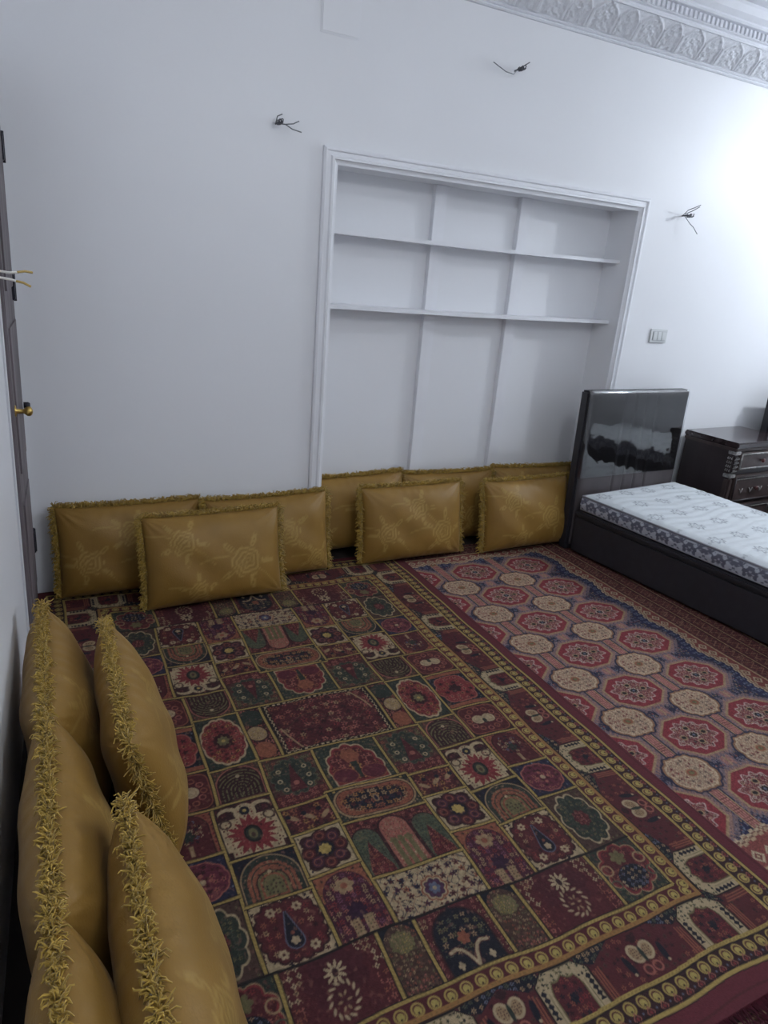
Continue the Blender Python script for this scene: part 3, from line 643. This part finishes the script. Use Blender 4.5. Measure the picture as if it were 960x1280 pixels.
def paint_octagon(x, v):
    """octagon-medallion carpet; v away from the back wall"""
    x = x.ravel(); v = v.ravel(); P = Paint(len(x)); m = np.ones(len(x), bool)
    x = x + .002 * np.sin(v * 9) ; v = v + .002 * np.sin(x * 11)
    PX, PV = .3765, .3105
    kx = np.round((x - 2.253) / PX); kv = np.round((v - .400) / PV); dx = x - 2.253 - kx * PX; dv = v - .400 - kv * PV
    lx = np.floor((x - 2.253) / PX) + .5; lv = np.floor((v - .400) / PV) + .5; mx_ = x - 2.253 - lx * PX; mv = v - .400 - lv * PV
    def octd(a, b, A, B, cut):
        u = np.abs(a) / A; w = np.abs(b) / B; return (np.maximum(np.maximum(u, w), (u + w) / cut) - 1) * min(A, B)
    oct_ = octd(dx, dv, .129, .104, 1.40); cm = octd(mx_, mv, .092, .078, 1.48)
    oct_ = oct_ + 9 * ((x > 2.80) & (np.abs(dx) < .19) & (kx > 1)); mxc = 2.253 + lx * PX; mvc = .400 + lv * PV
    cm = cm + 9 * ((mxc > 2.7) | (mvc < .3) | (mvc > 2.25))
    c = P.cell(m, x, v); c.AA = .0026
    c.fill(NAVY).flowers(.026, .0105, [SLATE, (120, 112, 132), (78, 74, 100)], 3, keep=.85).flowers(.017, .005, [ROSE, TAN], 6, keep=.5)
    # pink ribbons through the cream medallions, narrow links through the octagons
    c.on(np.abs(dx) - .034, (128, 100, 112)).on(np.abs(dx) - .024, (168, 112, 98)).on(np.abs(dx) - .004, TAN)
    # lilac and pink halo of the octagon
    st = .004 * np.sign(np.sin((dx + dv) * 260)) + .003 * np.sign(np.sin((dx - dv) * 260))
    c.on(oct_ - .031 + st, (122, 100, 104)).flowers(.012, .005, [(150, 130, 140), (78, 70, 100)], 8, ins(oct_, .026)).on(oct_ - .0165 + st, (152, 112, 100))
    c.on(np.abs(mx_) - .031, NAVY, ins(cm, 1) * ins(mxc, 2.7)); c.on(np.abs(mx_) - .024, TAN, ins(mxc, 2.7)).on(np.abs(mx_) - .019, (196, 122, 106), ins(mxc, 2.7))
    c.on(np.minimum(np.abs((mx_ / .011) % 1 - .5) * .011, np.abs((v / .013) % 1 - .5) * .013) - .0011, BUR, ins(np.abs(mx_) - .019) * ins(mxc, 2.7))
    c.on(oct_ - .0065, TAN).on(oct_ + .002, (136, 27, 40))
    c.p, c.q = dx, dv
    i2 = octd(dx, dv, .094, .073, 1.35) + .007 * np.cos(np.arctan2(dv, dx) * 12); c.line(i2, .006, (206, 170, 160)).on(i2 + .003, (112, 28, 40))
    c.flowers(.021, .0088, [(206, 178, 160), ROSE, BLACK, TAN, (206, 178, 160)], 4, ins(i2, -.004)).vine(165, .09, (206, 176, 156), ins(i2, -.004))
    for a_, b_ in ((.054, 0), (-.054, 0), (0, .04), (0, -.04)): c.on(c.ell(a_, b_, .016, .013), TAN).on(c.ell(a_, b_, .011, .0085), BLACK)
    c.on(c.lobed(0, 0, .026, .023, 8, .3), (206, 178, 160)).on(c.lobed(0, 0, .019, .016, 8, .3), BLACK).on(c.circ(0, 0, .006), SLATE)
    # cream medallions
    c.p, c.q = mx_, mv
    cw = cm + .002 * np.cos(np.arctan2(mv, mx_) * 16)
    c.on(cw - .014, NAVY).on(cw - .007, (150, 104, 66)).on(cw, (222, 188, 146))
    c.vine(150, .17, (150, 84, 64), ins(cw, -.006)).flowers(.023, .0092, [RED, (176, 110, 90), (120, 96, 80), RED], 5, ins(cw, -.008), keep=.8).vine(210, .10, (214, 188, 150), ins(cw, -.008), 1.3).vine(260, .08, (120, 80, 70), ins(cw, -.008), 2.1)
    c.line(c.ell(0, 0, .022, .018), .005, TAN).on(c.ell(0, 0, .020, .016), RUST).on(c.lobed(0, 0, .012, .010, 6, .3), OLIVE)
    # stepped end and side of the field, then the borders
    c.p, c.q = x, v
    sx = np.where(np.floor(dv / .0225) % 2 == 0, .004, -.004) + .040 * (1 - np.clip(np.abs(dv) / .155, 0, 1)); sv = np.where(np.floor(dx / .0225) % 2 == 0, .004, -.004) + .030 * (1 - np.clip(np.abs(mx_) / .17, 0, 1))
    e1 = x - 2.815 - sx; e2 = np.maximum(.262 - v - sv, v - 2.40 + sv)
    b = np.maximum(e1, e2); horiz = e2 > e1; al = np.where(horiz, x, v); fl = np.where(horiz, np.maximum(.262 - v, v - 2.40), x - 2.815)
    navyz = ins(-(b + .055)) * ins(-(oct_ - .040)) * ins(-(np.abs(mx_) - .034 + 10 * (1 - horiz)))
    c.on(-(b + .060), (32, 32, 74), navyz); c.p, c.q = al, fl
    sq = np.maximum(np.abs((al / .045) % 1 - .5) * .045 - .014, np.abs(b + .024) - .013); c.on(sq, SLATE, navyz).on(np.minimum(np.abs(((al / .045) % 1 - .5) * .045), np.abs(b + .024)) - .0025, NAVY, navyz)
    c.on(-b, (206, 178, 138)).on(-(b - .010), (120, 74, 60)).on(-(b - .016), (196, 164, 120)).on(-(b - .026), (134, 58, 50))
    dia = np.abs(((al / .06) % 1 - .5) * .06) + np.abs(fl - .062); c.on(dia - .026, (206, 180, 140), ins(-(b - .024))).on(dia - .015, (120, 60, 50), ins(-(b - .024))).on(dia - .006, CREAM, ins(-(b - .024)))
    out = ins(-(fl - .098)); c.on(-(fl - .098), (196, 166, 118)).on(-(fl - .108), (94, 40, 42))
    for lo, seed in ((.108, 1), (.205, 2), (.295, 3), (.39, 4)):
        mid = lo + .045; ww = .016 * np.sign(np.sin(al * 6.283 / .07)) ; bm_ = ins(np.abs(fl - mid) - .044)
        tri = np.abs(((al / .052) % 1) - .5) * .104 - .026; c.on(np.abs(fl - mid - tri) - .0042, (168, 122, 92), bm_).on(np.abs(fl - mid + tri) - .003, (142, 80, 66), bm_)
        c.flowers(.0175, .0062, [(176, 132, 100), (70, 34, 44), (150, 84, 66)], seed, bm_, 4, keep=.75)
        c.line(fl - lo - .092, .0065, (190, 156, 108)).line(fl - lo - .0845, .003, BLACK)
    c.done()
    P.C *= (.84 + .60 * H(np.floor(x / .0042), np.floor(v / .0042)))[:, None]
    return P.C

def axis_steps(a, b, s0, s1):
    out = [a]; 
    while out[-1] < b:
        t = (out[-1] - a) / (b - a); out.append(out[-1] + s0 + (s1 - s0) * t)
    out = np.array(out); return a + (out - a) * (b - a) / (out[-1] - a)
def rug_mesh(name, xa, va, zbase, thick, painter, ripple=.0, seed=0.0):
    Xg, Vg = np.meshgrid(xa, va); C = painter(Xg, Vg).reshape(Xg.shape + (3,))
    Z = zbase + thick + ripple * (np.sin(Xg * 6.1 + Vg * 2.3 + seed) * np.sin(Vg * 5.2 - Xg * 1.4 + seed * 2) + .5 * np.sin(Xg * 13 - Vg * 9 + seed))
    # skirt: outer ring folded down to the floor so that the pile has thickness
    Z[0, :] = Z[-1, :] = zbase; Z[:, 0] = Z[:, -1] = zbase
    return grid_mesh(name, np.stack([Xg, -Vg, Z], -1), M_RUG, C, flip=True)
def edge_pad(a, d=.0012): return np.concatenate([[a[0] - d], a, [a[-1] + d]])
xa = edge_pad(np.linspace(.0, 1.917, 700)); va = edge_pad(axis_steps(.03, 2.765, .0056, .0024))
r2x = edge_pad(np.concatenate([np.linspace(1.40, 1.82, 20), np.linspace(1.823, 3.22, 480)])); r2v = edge_pad(axis_steps(.02, 3.0, .0052, .0036))
rug2 = rug_mesh('octagon_carpet', r2x, r2v, 0.0005, .007, paint_octagon)
tag(rug2, 'red and navy carpet with rows of red octagon and cream medallions, lying beside the bed', 'carpet')
rug1 = rug_mesh('garden_carpet', xa, va, 0.009, .007, paint_garden, .0014)
tag(rug1, 'dark burgundy carpet of gold-framed picture tiles with a burgundy edge, in front of the cushions', 'carpet')
# its end fringe of burgundy yarn
bm = bmesh.new()
for k in range(520):
    x0 = .005 + 1.907 * k / 519; yy = -2.764; zf = .0085 if x0 > 1.37 else 0.0; ln = random.uniform(.05, .085); sw_ = random.uniform(-.03, .03)
    bm_tube(bm, [(x0, yy + .003, .012), (x0 + sw_ * .3, yy - ln * .4, .0125 + random.uniform(0, .004)), (x0 + sw_, yy - ln, .004 + zf + random.uniform(0, .004))], [.0022, .002, .0012], 3, cap=False)
fr = bm_obj('fringe', bm, M_TASSEL, rug1); fr['kind'] = 'stuff'

M_CUSH_PIPE = mat('cushion_lining_edge', (188, 178, 150), 0.7)
FLZ = .017
CUSHIONS_BACK = [
    (2, (0.43, -.120, FLZ), 8, 0, 'gold fringed cushion in the left back corner, dark and half hidden'),
    (0, (1.115, -.155, FLZ), 10, 3, 'gold fringed cushion leaning on the wall by the left side of the recess frame'),
    (1, (0.785, -.345, FLZ), 12, 2, 'gold fringed cushion standing in front of the two leftmost cushions of the back row'),
    (0, (1.690, .085, FLZ + .012), 6, 0, 'gold fringed cushion inside the recess, leftmost of the three behind', -1.6),
    (2, (2.325, .080, FLZ), 6, 0, 'gold fringed cushion inside the recess, in the middle of the three behind', .6),
    (1, (2.985, .085, FLZ), 8, 0, 'gold fringed cushion inside the recess, nearly hidden behind the one by the bed', 1.2),
    (2, (1.980, -.135, FLZ), 10, 1, 'gold fringed cushion in front of the recess, its whole face showing'),
    (1, (2.780, -.165, FLZ), 10, 2, 'gold fringed cushion touching the bed, with a shadow across its lower right'),
]
CUSHIONS_LEFT = [
    (1, (0.120, -1.37, FLZ), 11, 90, 'gold fringed cushion against the left wall, farthest from the camera'),
    (2, (0.325, -1.53, FLZ), 14, 90, 'gold fringed cushion standing on edge in the outer left row, the one farther away'),
    (0, (0.105, -1.995, FLZ), 9, 90, 'gold fringed cushion against the left wall, in the middle of the inner row'),
    (1, (0.296, -2.385, FLZ), 14.5, 90, 'large-looking gold fringed cushion in the outer left row, nearest the camera'),
    (2, (0.108, -2.63, FLZ), 9, 90, 'gold fringed cushion at the bottom left picture corner, only its top showing'),
]

# ------------------------------------------------------------------ gold damask floor cushions
GCOL, GMOT, LINING = (136, 103, 46), (160, 130, 70), (196, 188, 168)
def damask(a, b, var):
    """0..1 raised-weave motif: roses with leaves, a and b in metres on the cushion face"""
    m = np.zeros_like(a)
    roses = {0: [(.06, .03, .075), (-.22, -.11, .05), (.24, -.13, .055)], 1: [(.13, -.02, .075), (-.16, .1, .06), (-.1, -.14, .05)], 2: [(.0, .09, .06), (.16, -.06, .075), (-.2, -.04, .06)]}[var]
    for (cx, cy_, r) in roses:
        dx, dy = a - cx, b - cy_; rr = np.hypot(dx, dy) / r; th = np.arctan2(dy, dx)
        sp_ = rr * 3.2 - th / 6.283 * 1.0 + .18 * np.cos(5 * th)
        m = np.maximum(m, np.clip(1.3 - np.abs((sp_ % 1) - .5) * 3.4, 0, 1) * (rr < 1 + .12 * np.cos(6 * th)))
        for k in range(5):
            an = k * 1.26 + cx * 9; lx, ly = cx + 1.45 * r * math.cos(an), cy_ + 1.45 * r * math.sin(an); c, s = math.cos(an), math.sin(an)
            u = (a - lx) * c + (b - ly) * s; w = -(a - lx) * s + (b - ly) * c
            d = np.hypot(u / (.55 * r), w / (.2 * r)); m = np.maximum(m, np.clip((1 - d) * 4, 0, .8) * (np.abs(w) > .012 * r * 2))
        st = np.abs(b - cy_ + .55 * (a - cx) + 2.2 * (a - cx) ** 2); m = np.maximum(m, np.clip(1 - st / .006, 0, .7) * (rr > 1) * (rr < 3))
    return m
def cushion_side(front, W, Hh, T, seed, var, plump):
    nu, nv = 84, 60
    u = np.linspace(-1, 1, nu); w = np.linspace(-1, 1, nv); u = np.sin(u * math.pi / 2) * .55 + u * .45; w = np.sin(w * math.pi / 2) * .55 + w * .45
    A, B = np.meshgrid(u, w)
    prof = np.clip(1 - np.abs(A) ** 3.6, 0, 1) ** .5 * np.clip(1 - np.abs(B) ** 3.0, 0, 1) ** .5
    pull = .035
    Xx = W / 2 * A * (1 - pull * (1 - B ** 2) * np.abs(A) ** 3 * .8); Zz = Hh / 2 * B * (1 - pull * (1 - A ** 2) * np.abs(B) ** 3)
    t = T / 2 * prof * (1 - plump * B)
    rng_ = np.random.default_rng(seed); ph = rng_.uniform(0, 6.28, 8)
    edge = np.maximum(np.abs(A), np.abs(B))
    wr = .0028 * np.sin(A * 5 + ph[0] + 2 * B) * np.sin(B * 4 + ph[1]) + .002 * np.sin(A * 9 + B * 6 + ph[2]) * prof
    ang = np.arctan2(np.abs(B) - 1.0, np.abs(A) - 1.0)
    crn = np.hypot(np.abs(A) - 1, np.abs(B) - 1); wr += .005 * np.sin(ang * 16 + ph[3]) * np.exp(-(crn / .35) ** 2) * (edge < .99)
    wr += .003 * np.sin(A * 34 + ph[4] + 2 * np.sin(A * 5)) * np.exp(-((1 - np.abs(B)) / .16) ** 2)
    y = (t + wr * prof * 1.4) * (-1 if front else 1)
    Pm = np.stack([Xx, y, Zz + Hh / 2], -1)
    mo = damask(A * W / 2, B * Hh / 2, var) if front else damask(-A * W / 2, B * Hh / 2, (var + 1) % 3)
    C = lin(GCOL)[None, None] * (1 - mo[..., None]) + lin(GMOT)[None, None] * mo[..., None]
    if not front:
        wh = np.clip((-.42 - .12 * A ** 2 - B) * 30, 0, 1)[..., None]; C = C * (1 - wh) + lin(LINING) * wh
    return Pm, C
def fringe_mesh(W, Hh, seed):
    r = random.Random(seed); bm = bmesh.new()
    def tuft(p, out):
        ln = r.uniform(.014, .030); side = r.uniform(-1, 1)
        d = (out + Vector((r.uniform(-.5, .5), side * .95, r.uniform(-.5, .5)))).normalized()
        q = Vector((r.uniform(-1, 1), r.uniform(-1, 1), r.uniform(-1, .3))) * .010
        bm_tube(bm, [p, p + d * ln * .5 + q * .35, p + d * ln * .9 + q, p + d * ln * .8 + q * 1.9], [.0019, .0023, .0021, .0015], 3, cap=False)
    def pt(a, b): return Vector((W / 2 * a * (1 - .028 * (1 - b * b)), r.uniform(-.004, .004), Hh / 2 + Hh / 2 * b * (1 - .035 * (1 - a * a))))
    n = int(W / .00075)
    for k in range(n): tuft(pt(-1 + 2 * (k + r.random()) / n, 1), Vector((0, 0, 1)))
    n = int(Hh / .00075)
    for s in (-1, 1):
        for k in range(n):
            b = -.97 + 1.97 * (k + r.random()) / n; tuft(pt(s, b), Vector((s, 0, 0)))
    return bm
protos = []
for var, (W, Hh, T, seed) in enumerate(((.66, .44, .20, 3), (.66, .44, .21, 8), (.66, .44, .19, 15))):
    e = empty('floor_cushion')
    for front in (True, False):
        Pm, C = cushion_side(front, W, Hh, T, seed + (0 if front else 50), var, .16)
        grid_mesh('front_panel' if front else 'back_panel', Pm, M_CUSH, C, e, flip=not front)
    f_ = bm_obj('fringe', fringe_mesh(W, Hh, seed), M_FRINGE, e, True); f_['kind'] = 'stuff'
    tube('bottom_piping', [(-W / 2 * .98, 0, .002), (-W / 4, 0, .010), (0, 0, .012), (W / 4, 0, .010), (W / 2 * .98, 0, .002)], .004, M_CUSH_PIPE, e, 6)
    protos.append([e, False])
def place_cushion(var, loc, lean, yaw, label, roll=0.0, scale=(1, 1, 1), group=None):
    """lean: tilt of the top away from the face; yaw 0 faces -y, +90 faces +x"""
    e, used = protos[var]
    if used: e = copy_tree(e)
    else: protos[var][1] = True
    e.location = loc; e.rotation_mode = 'XYZ'
    m_ = Matrix.Rotation(R(yaw), 4, 'Z') @ Matrix.Rotation(R(-lean), 4, 'X') @ Matrix.Rotation(R(roll), 4, 'Y')
    e.rotation_euler = m_.to_euler(); e.scale = scale
    return tag(e, label, 'cushion', group)
GB, GL = 'gold cushions along the back wall', 'gold cushions along the left wall'
FLZ = .016
for args in CUSHIONS_BACK: place_cushion(*args, group=GB)
for args in CUSHIONS_LEFT: place_cushion(*args, group=GL)

# ------------------------------------------------------------------ bed
BTH = R(6.8)
def make_bed(loc, label):
    W, Ln = .93, 1.95
    b = tag(empty('single_bed', loc, (0, 0, BTH)), label, 'bed')
    bm = bmesh.new(); bm_box(bm, 0, W, -Ln, 0, .012, .248); ba = bm_obj('base', bm, M_BED, b, bevel=.012)
    bm = bmesh.new(); bm_box(bm, -.006, W + .006, -Ln - .006, .002, .246, .282); bm_obj('rail', bm, M_BED, b, bevel=.010)
    for x in (.06, W - .06):
        for y in (-.08, -Ln + .08): box('foot', x - .03, x + .03, y - .03, y + .03, .0, .014, M_SEAM, b)
    return b
bed = make_bed((3.037, -.290, .008), 'low charcoal single bed with bare white mattress and plastic-wrapped headboard, beside the carpet')
def make_mattress(W, Ln, Hm):
    nu, nv = 190, 380
    a = np.linspace(0, 1, nu); b = np.linspace(0, 1, nv); A, B = np.meshgrid(a * W, b * Ln)
    ed = np.minimum(np.minimum(A, W - A), np.minimum(B, Ln - B))
    Z = Hm - .022 * np.exp(-(ed / .022) ** 1.5) + .0014 * np.sin(B * 95 + 1.6 * np.sin(A * 13) + 2.0 * np.sin(B * 6 + A * 4)) * np.clip(ed / .05, 0, 1) + .004 * np.sin(A * 9) * np.sin(B * 7)
    col = np.tile(lin((200, 205, 208)), A.shape + (1,)).reshape(A.shape + (3,))
    m = np.zeros_like(A)
    PXm, PYm = .21, .23
    for r_ in range(-1, 10):
        for k in range(-1, 6):
            cx = .075 + k * PXm + (.105 if r_ % 2 else 0); cy_ = .10 + r_ * PYm * .82
            dx, dy = A - cx, B - cy_; rr = np.hypot(dx, dy); th = np.arctan2(dy, dx)
            m = np.maximum(m, np.clip(1 - np.abs(rr - .036 - .007 * np.cos(8 * th)) / .011, 0, 1))
            m = np.maximum(m, np.clip(1 - np.abs(rr - .018) / .006, 0, 1) * .7)
            m = np.maximum(m, np.clip(1 - np.abs(np.abs(dx) - .058) / .006, 0, 1) * (np.abs(dy) < .012) * .6)
    m *= .75 + .25 * np.sin(A * 160) * np.sin(B * 150)
    col = col * (1 - .92 * m[..., None]) + lin((70, 76, 92)) * .92 * m[..., None]
    return np.stack([A, -B, Z], -1), col
MW, MLn, MH = .90, 1.90, .112
mt = empty('mattress', (3.0, -.3, .27))
mt.location = bed.matrix_basis @ Vector((.015, -.022, .283)); mt.rotation_euler = (0, 0, BTH)
mt.parent = None
Pm, Cm = make_mattress(MW, MLn, MH); top = grid_mesh('top_panel', Pm, M_MATT, Cm, mt, flip=True)
# side band with its grey damask print
per = 2 * (MW + MLn); nu, nv = 1100, 26
s = np.linspace(0, per, nu); t = np.linspace(0, 1, nv); S, T_ = np.meshgrid(s, t)
px = np.where(S < MLn, 0, np.where(S < MLn + MW, S - MLn, np.where(S < 2 * MLn + MW, MW, MW - (S - 2 * MLn - MW))))
py = np.where(S < MLn, -S, np.where(S < MLn + MW, -MLn, np.where(S < 2 * MLn + MW, -MLn + (S - MLn - MW), 0)))
bul = .010 * np.sin(T_ * math.pi); nx = np.where(S < MLn, -1, np.where(S < MLn + MW, 0, np.where(S < 2 * MLn + MW, 1, 0))); ny = np.where(S < MLn, 0, np.where(S < MLn + MW, -1, np.where(S < 2 * MLn + MW, 0, 1)))
Zs = .004 + T_ * (MH - .026)
def vnoise(a, b):
    i, j = np.floor(a), np.floor(b); u, w = a - i, b - j; u, w = u * u * (3 - 2 * u), w * w * (3 - 2 * w)
    return (H(i, j) * (1 - u) + H(i + 1, j) * u) * (1 - w) + (H(i, j + 1) * (1 - u) + H(i + 1, j + 1) * u) * w
cell_ = np.floor(S / .17); sm_ = np.abs(S / .17 - cell_ - .5) * .17
f1 = (vnoise(sm_ * 62 + 11, Zs * 62) - .5) * 2.2 + (vnoise(sm_ * 150, Zs * 150 + 7) - .5) * 1.3
mm = np.clip(f1 * 2.5 + .4, 0, 1)[..., None]
Cs = lin((172, 176, 186)) * (1 - mm) + lin((88, 90, 104)) * mm
edge_ = (np.clip((.12 - np.minimum(T_, 1 - T_)) * 20, 0, 1))[..., None]; Cs = Cs * (1 - edge_) + lin((120, 122, 134)) * edge_
grid_mesh('side_band', np.stack([px + nx * bul, py + ny * bul, Zs], -1), M_MATT, Cs, mt)
grid_mesh('underside', np.array([[[0, 0, .004], [MW, 0, .004]], [[0, -MLn, .004], [MW, -MLn, .004]]], float), M_MATT, np.tile(lin((172, 176, 186)), (2, 2, 1)), mt)
bm = bmesh.new()
for z in (.010, MH - .020): bm_tube(bm, [(0, 0, z), (0, -MLn, z), (MW, -MLn, z), (MW, 0, z), (0, 0, z)], .006, 6)
bm_obj('edge_piping', bm, M_PIPE, mt, True)
tag(mt, 'white quilted mattress with small grey ring motifs and grey patterned sides, on the charcoal bed', 'mattress')

def make_headboard(name, parent, loc, rot, wrap=True, W=.925, Hh=1.012):
    e = bpy.data.objects.new(name, None); COL.objects.link(e); e.parent = parent; e.location = loc; e.rotation_euler = rot; e.empty_display_size = .05
    bm = bmesh.new(); bm_box(bm, 0, W, -.035, .035, 0, Hh); bm_obj('board', bm, M_BED, e, bevel=.012)
    nu, nv = 120, 40
    A, B = np.meshgrid(np.linspace(.022, W - .006, nu), np.linspace(.03, Hh - .01, nv)); y = np.full_like(A, -.050)
    for xs_ in (.31, .41, .51, .61): y += .010 * np.exp(-((A - xs_) / .007) ** 2)
    ed = np.minimum(np.minimum(A - .022, W - .006 - A), np.minimum(B - .03, Hh - .01 - B)); y += .016 * np.exp(-(ed / .012))
    y += .0015 * np.sin(A * 17 + B * 9) * np.sin(B * 13)
    grid_mesh('padded_panel', np.stack([A, y, B], -1), M_HEAD, None, e)
    if wrap:
        A, B = np.meshgrid(np.linspace(.004, W - .002, 90), np.linspace(.475, Hh + .004, 60))
        y = -.054 + .0006 * np.sin(A * 31 + 2 * np.sin(B * 9)) * np.sin(B * 7 + 1) + .0006 * np.sin(A * 70 + B * 15) * np.exp(-(B - .475) / .08)
        y += .013 * np.exp(-(np.minimum(A - .004, W - .002 - A) / .010)) + .016 * np.exp(-(np.maximum(Hh + .004 - B, 0) / .008))
        grid_mesh('plastic_wrap', np.stack([A, y, B], -1), M_WRAP, None, e)
    return e
HB = make_headboard('headboard', bed, (-.004, .062, .0), (R(-1.5), 0, R(-3.0)))

# ------------------------------------------------------------------ nightstand
ns = tag(empty('nightstand', (4.150, -.045, .0), (0, 0, R(4))), 'dark carved wooden nightstand with three drawers, standing beside the bed headboard', 'nightstand')
NW, NDp, NH = .62, .40, .70
box('body', 0.02, NW - .02, -NDp + .02, 0, .05, NH - .02, M_WOOD, ns, bevel=.004)
bm = bmesh.new(); bm_box(bm, -.005, NW + .005, -NDp - .02, .0, NH - .02, NH + .018); bm_obj('top', bm, M_WOODT, ns, bevel=.008)
bm = bmesh.new(); bm_box(bm, .004, NW - .004, -NDp - .008, .0, NH - .045, NH - .018); bm_obj('cornice_strip', bm, M_WOODF, ns, bevel=.006)
bm = bmesh.new(); bm_box(bm, 0, NW, -NDp - .004, 0, 0, .06); bm_obj('plinth', bm, M_WOOD, ns, bevel=.006)
for x in (.012, NW - .062):
    bm = bmesh.new(); bm_box(bm, x, x + .05, -NDp - .002, -NDp + .05, .06, .47); po = bm_obj('corner_post', bm, M_WOODF, ns, bevel=.012)
    for z in (.474, .632): box('band', x - .004, x + .054, -NDp - .008, -NDp + .05, z, z + .024, M_SILVER, po, bevel=.003)
    bm = bmesh.new(); bm_box(bm, x, x + .05, -NDp - .002, -NDp + .05, .505, .63); bm_obj('capital', bm, M_WOOD, po, bevel=.008)
    bm = bmesh.new()
    for r_ in range(4):
        for c_ in range(3):
            sx_ = x + .009 + c_ * .016; sz = .522 + r_ * .028
            bm_tube(bm, [(sx_ - .006, -NDp - .004, sz - .008), (sx_ + .004, -NDp - .010, sz), (sx_ - .004, -NDp - .008, sz + .010)], [.002, .0045, .002], 5)
            bm_tube(bm, [(x - .004, -NDp + .01 + c_ * .014, sz - .008), (x - .006, -NDp + .014 + c_ * .014, sz), (x - .003, -NDp + .01 + c_ * .014, sz + .01)], [.002, .004, .002], 5)
    bm_obj('leaf_carving', bm, M_SILVER, po, True)['kind'] = 'stuff'
for k, (z0, z1) in enumerate(((.52, .648), (.29, .485), (.075, .275))):
    d_ = box('drawer', .072, NW - .072, -NDp - .006, -NDp + .03, z0, z1, M_WOODF, ns, bevel=.004)
    bm = bmesh.new(); a0, a1, b0, b1 = .084, NW - .084, z0 + .014, z1 - .014
    for q0, q1 in (((a0, b0), (a1, b0)), ((a1, b0), (a1, b1)), ((a1, b1), (a0, b1)), ((a0, b1), (a0, b0))):
        bm_tube(bm, [(q0[0], -NDp - .008, q0[1]), (q1[0], -NDp - .008, q1[1])], .006, 6)
    bm_obj('moulding', bm, M_SILVER if k == 0 else M_WOOD, d_, True)
    lathe('knob', [(0, .006), (.012, .006), (.016, .014), (.024, .016), (.03, .008)], (NW / 2, -NDp - .006, (z0 + z1) / 2), (0, -1, 0), M_KNOB, d_, 12)
    if k:
        bm = bmesh.new()
        n = 26
        for i in range(n):
            xx = a0 + .012 + (a1 - a0 - .024) * i / (n - 1)
            bm_tube(bm, [(xx - .007, -NDp - .009, z1 - .03), (xx, -NDp - .013, z1 - .022), (xx + .007, -NDp - .009, z1 - .03)], .0022, 4)
        for i in range(4):
            xx = a0 + .08 + i * .11
            bm_tube(bm, [(xx - .02, -NDp - .008, z0 + .10), (xx - .008, -NDp - .012, z0 + .085), (xx, -NDp - .008, z0 + .065), (xx + .008, -NDp - .012, z0 + .085), (xx + .02, -NDp - .008, z0 + .10)], .003, 4)
        bm_obj('carving', bm, M_SILVER, d_, True)['kind'] = 'stuff'

# second bed beyond the nightstand: only its headboard edge is in the picture
bed2 = copy_tree(bed); bed2.location = (4.84, -.235, .008); bed2.rotation_euler = (0, 0, R(1.5))
tag(bed2, 'second charcoal bed at the right picture edge, only its wrapped headboard corner showing', 'bed')
mt2 = copy_tree(mt); mt2.rotation_euler = (0, 0, R(1.5)); mt2.location = Vector((4.84, -.235, .008)) + Matrix.Rotation(R(1.5), 3, 'Z') @ Vector((.015, -.022, .283))
tag(mt2, 'white patterned mattress on the second bed, beyond the right picture edge', 'mattress')
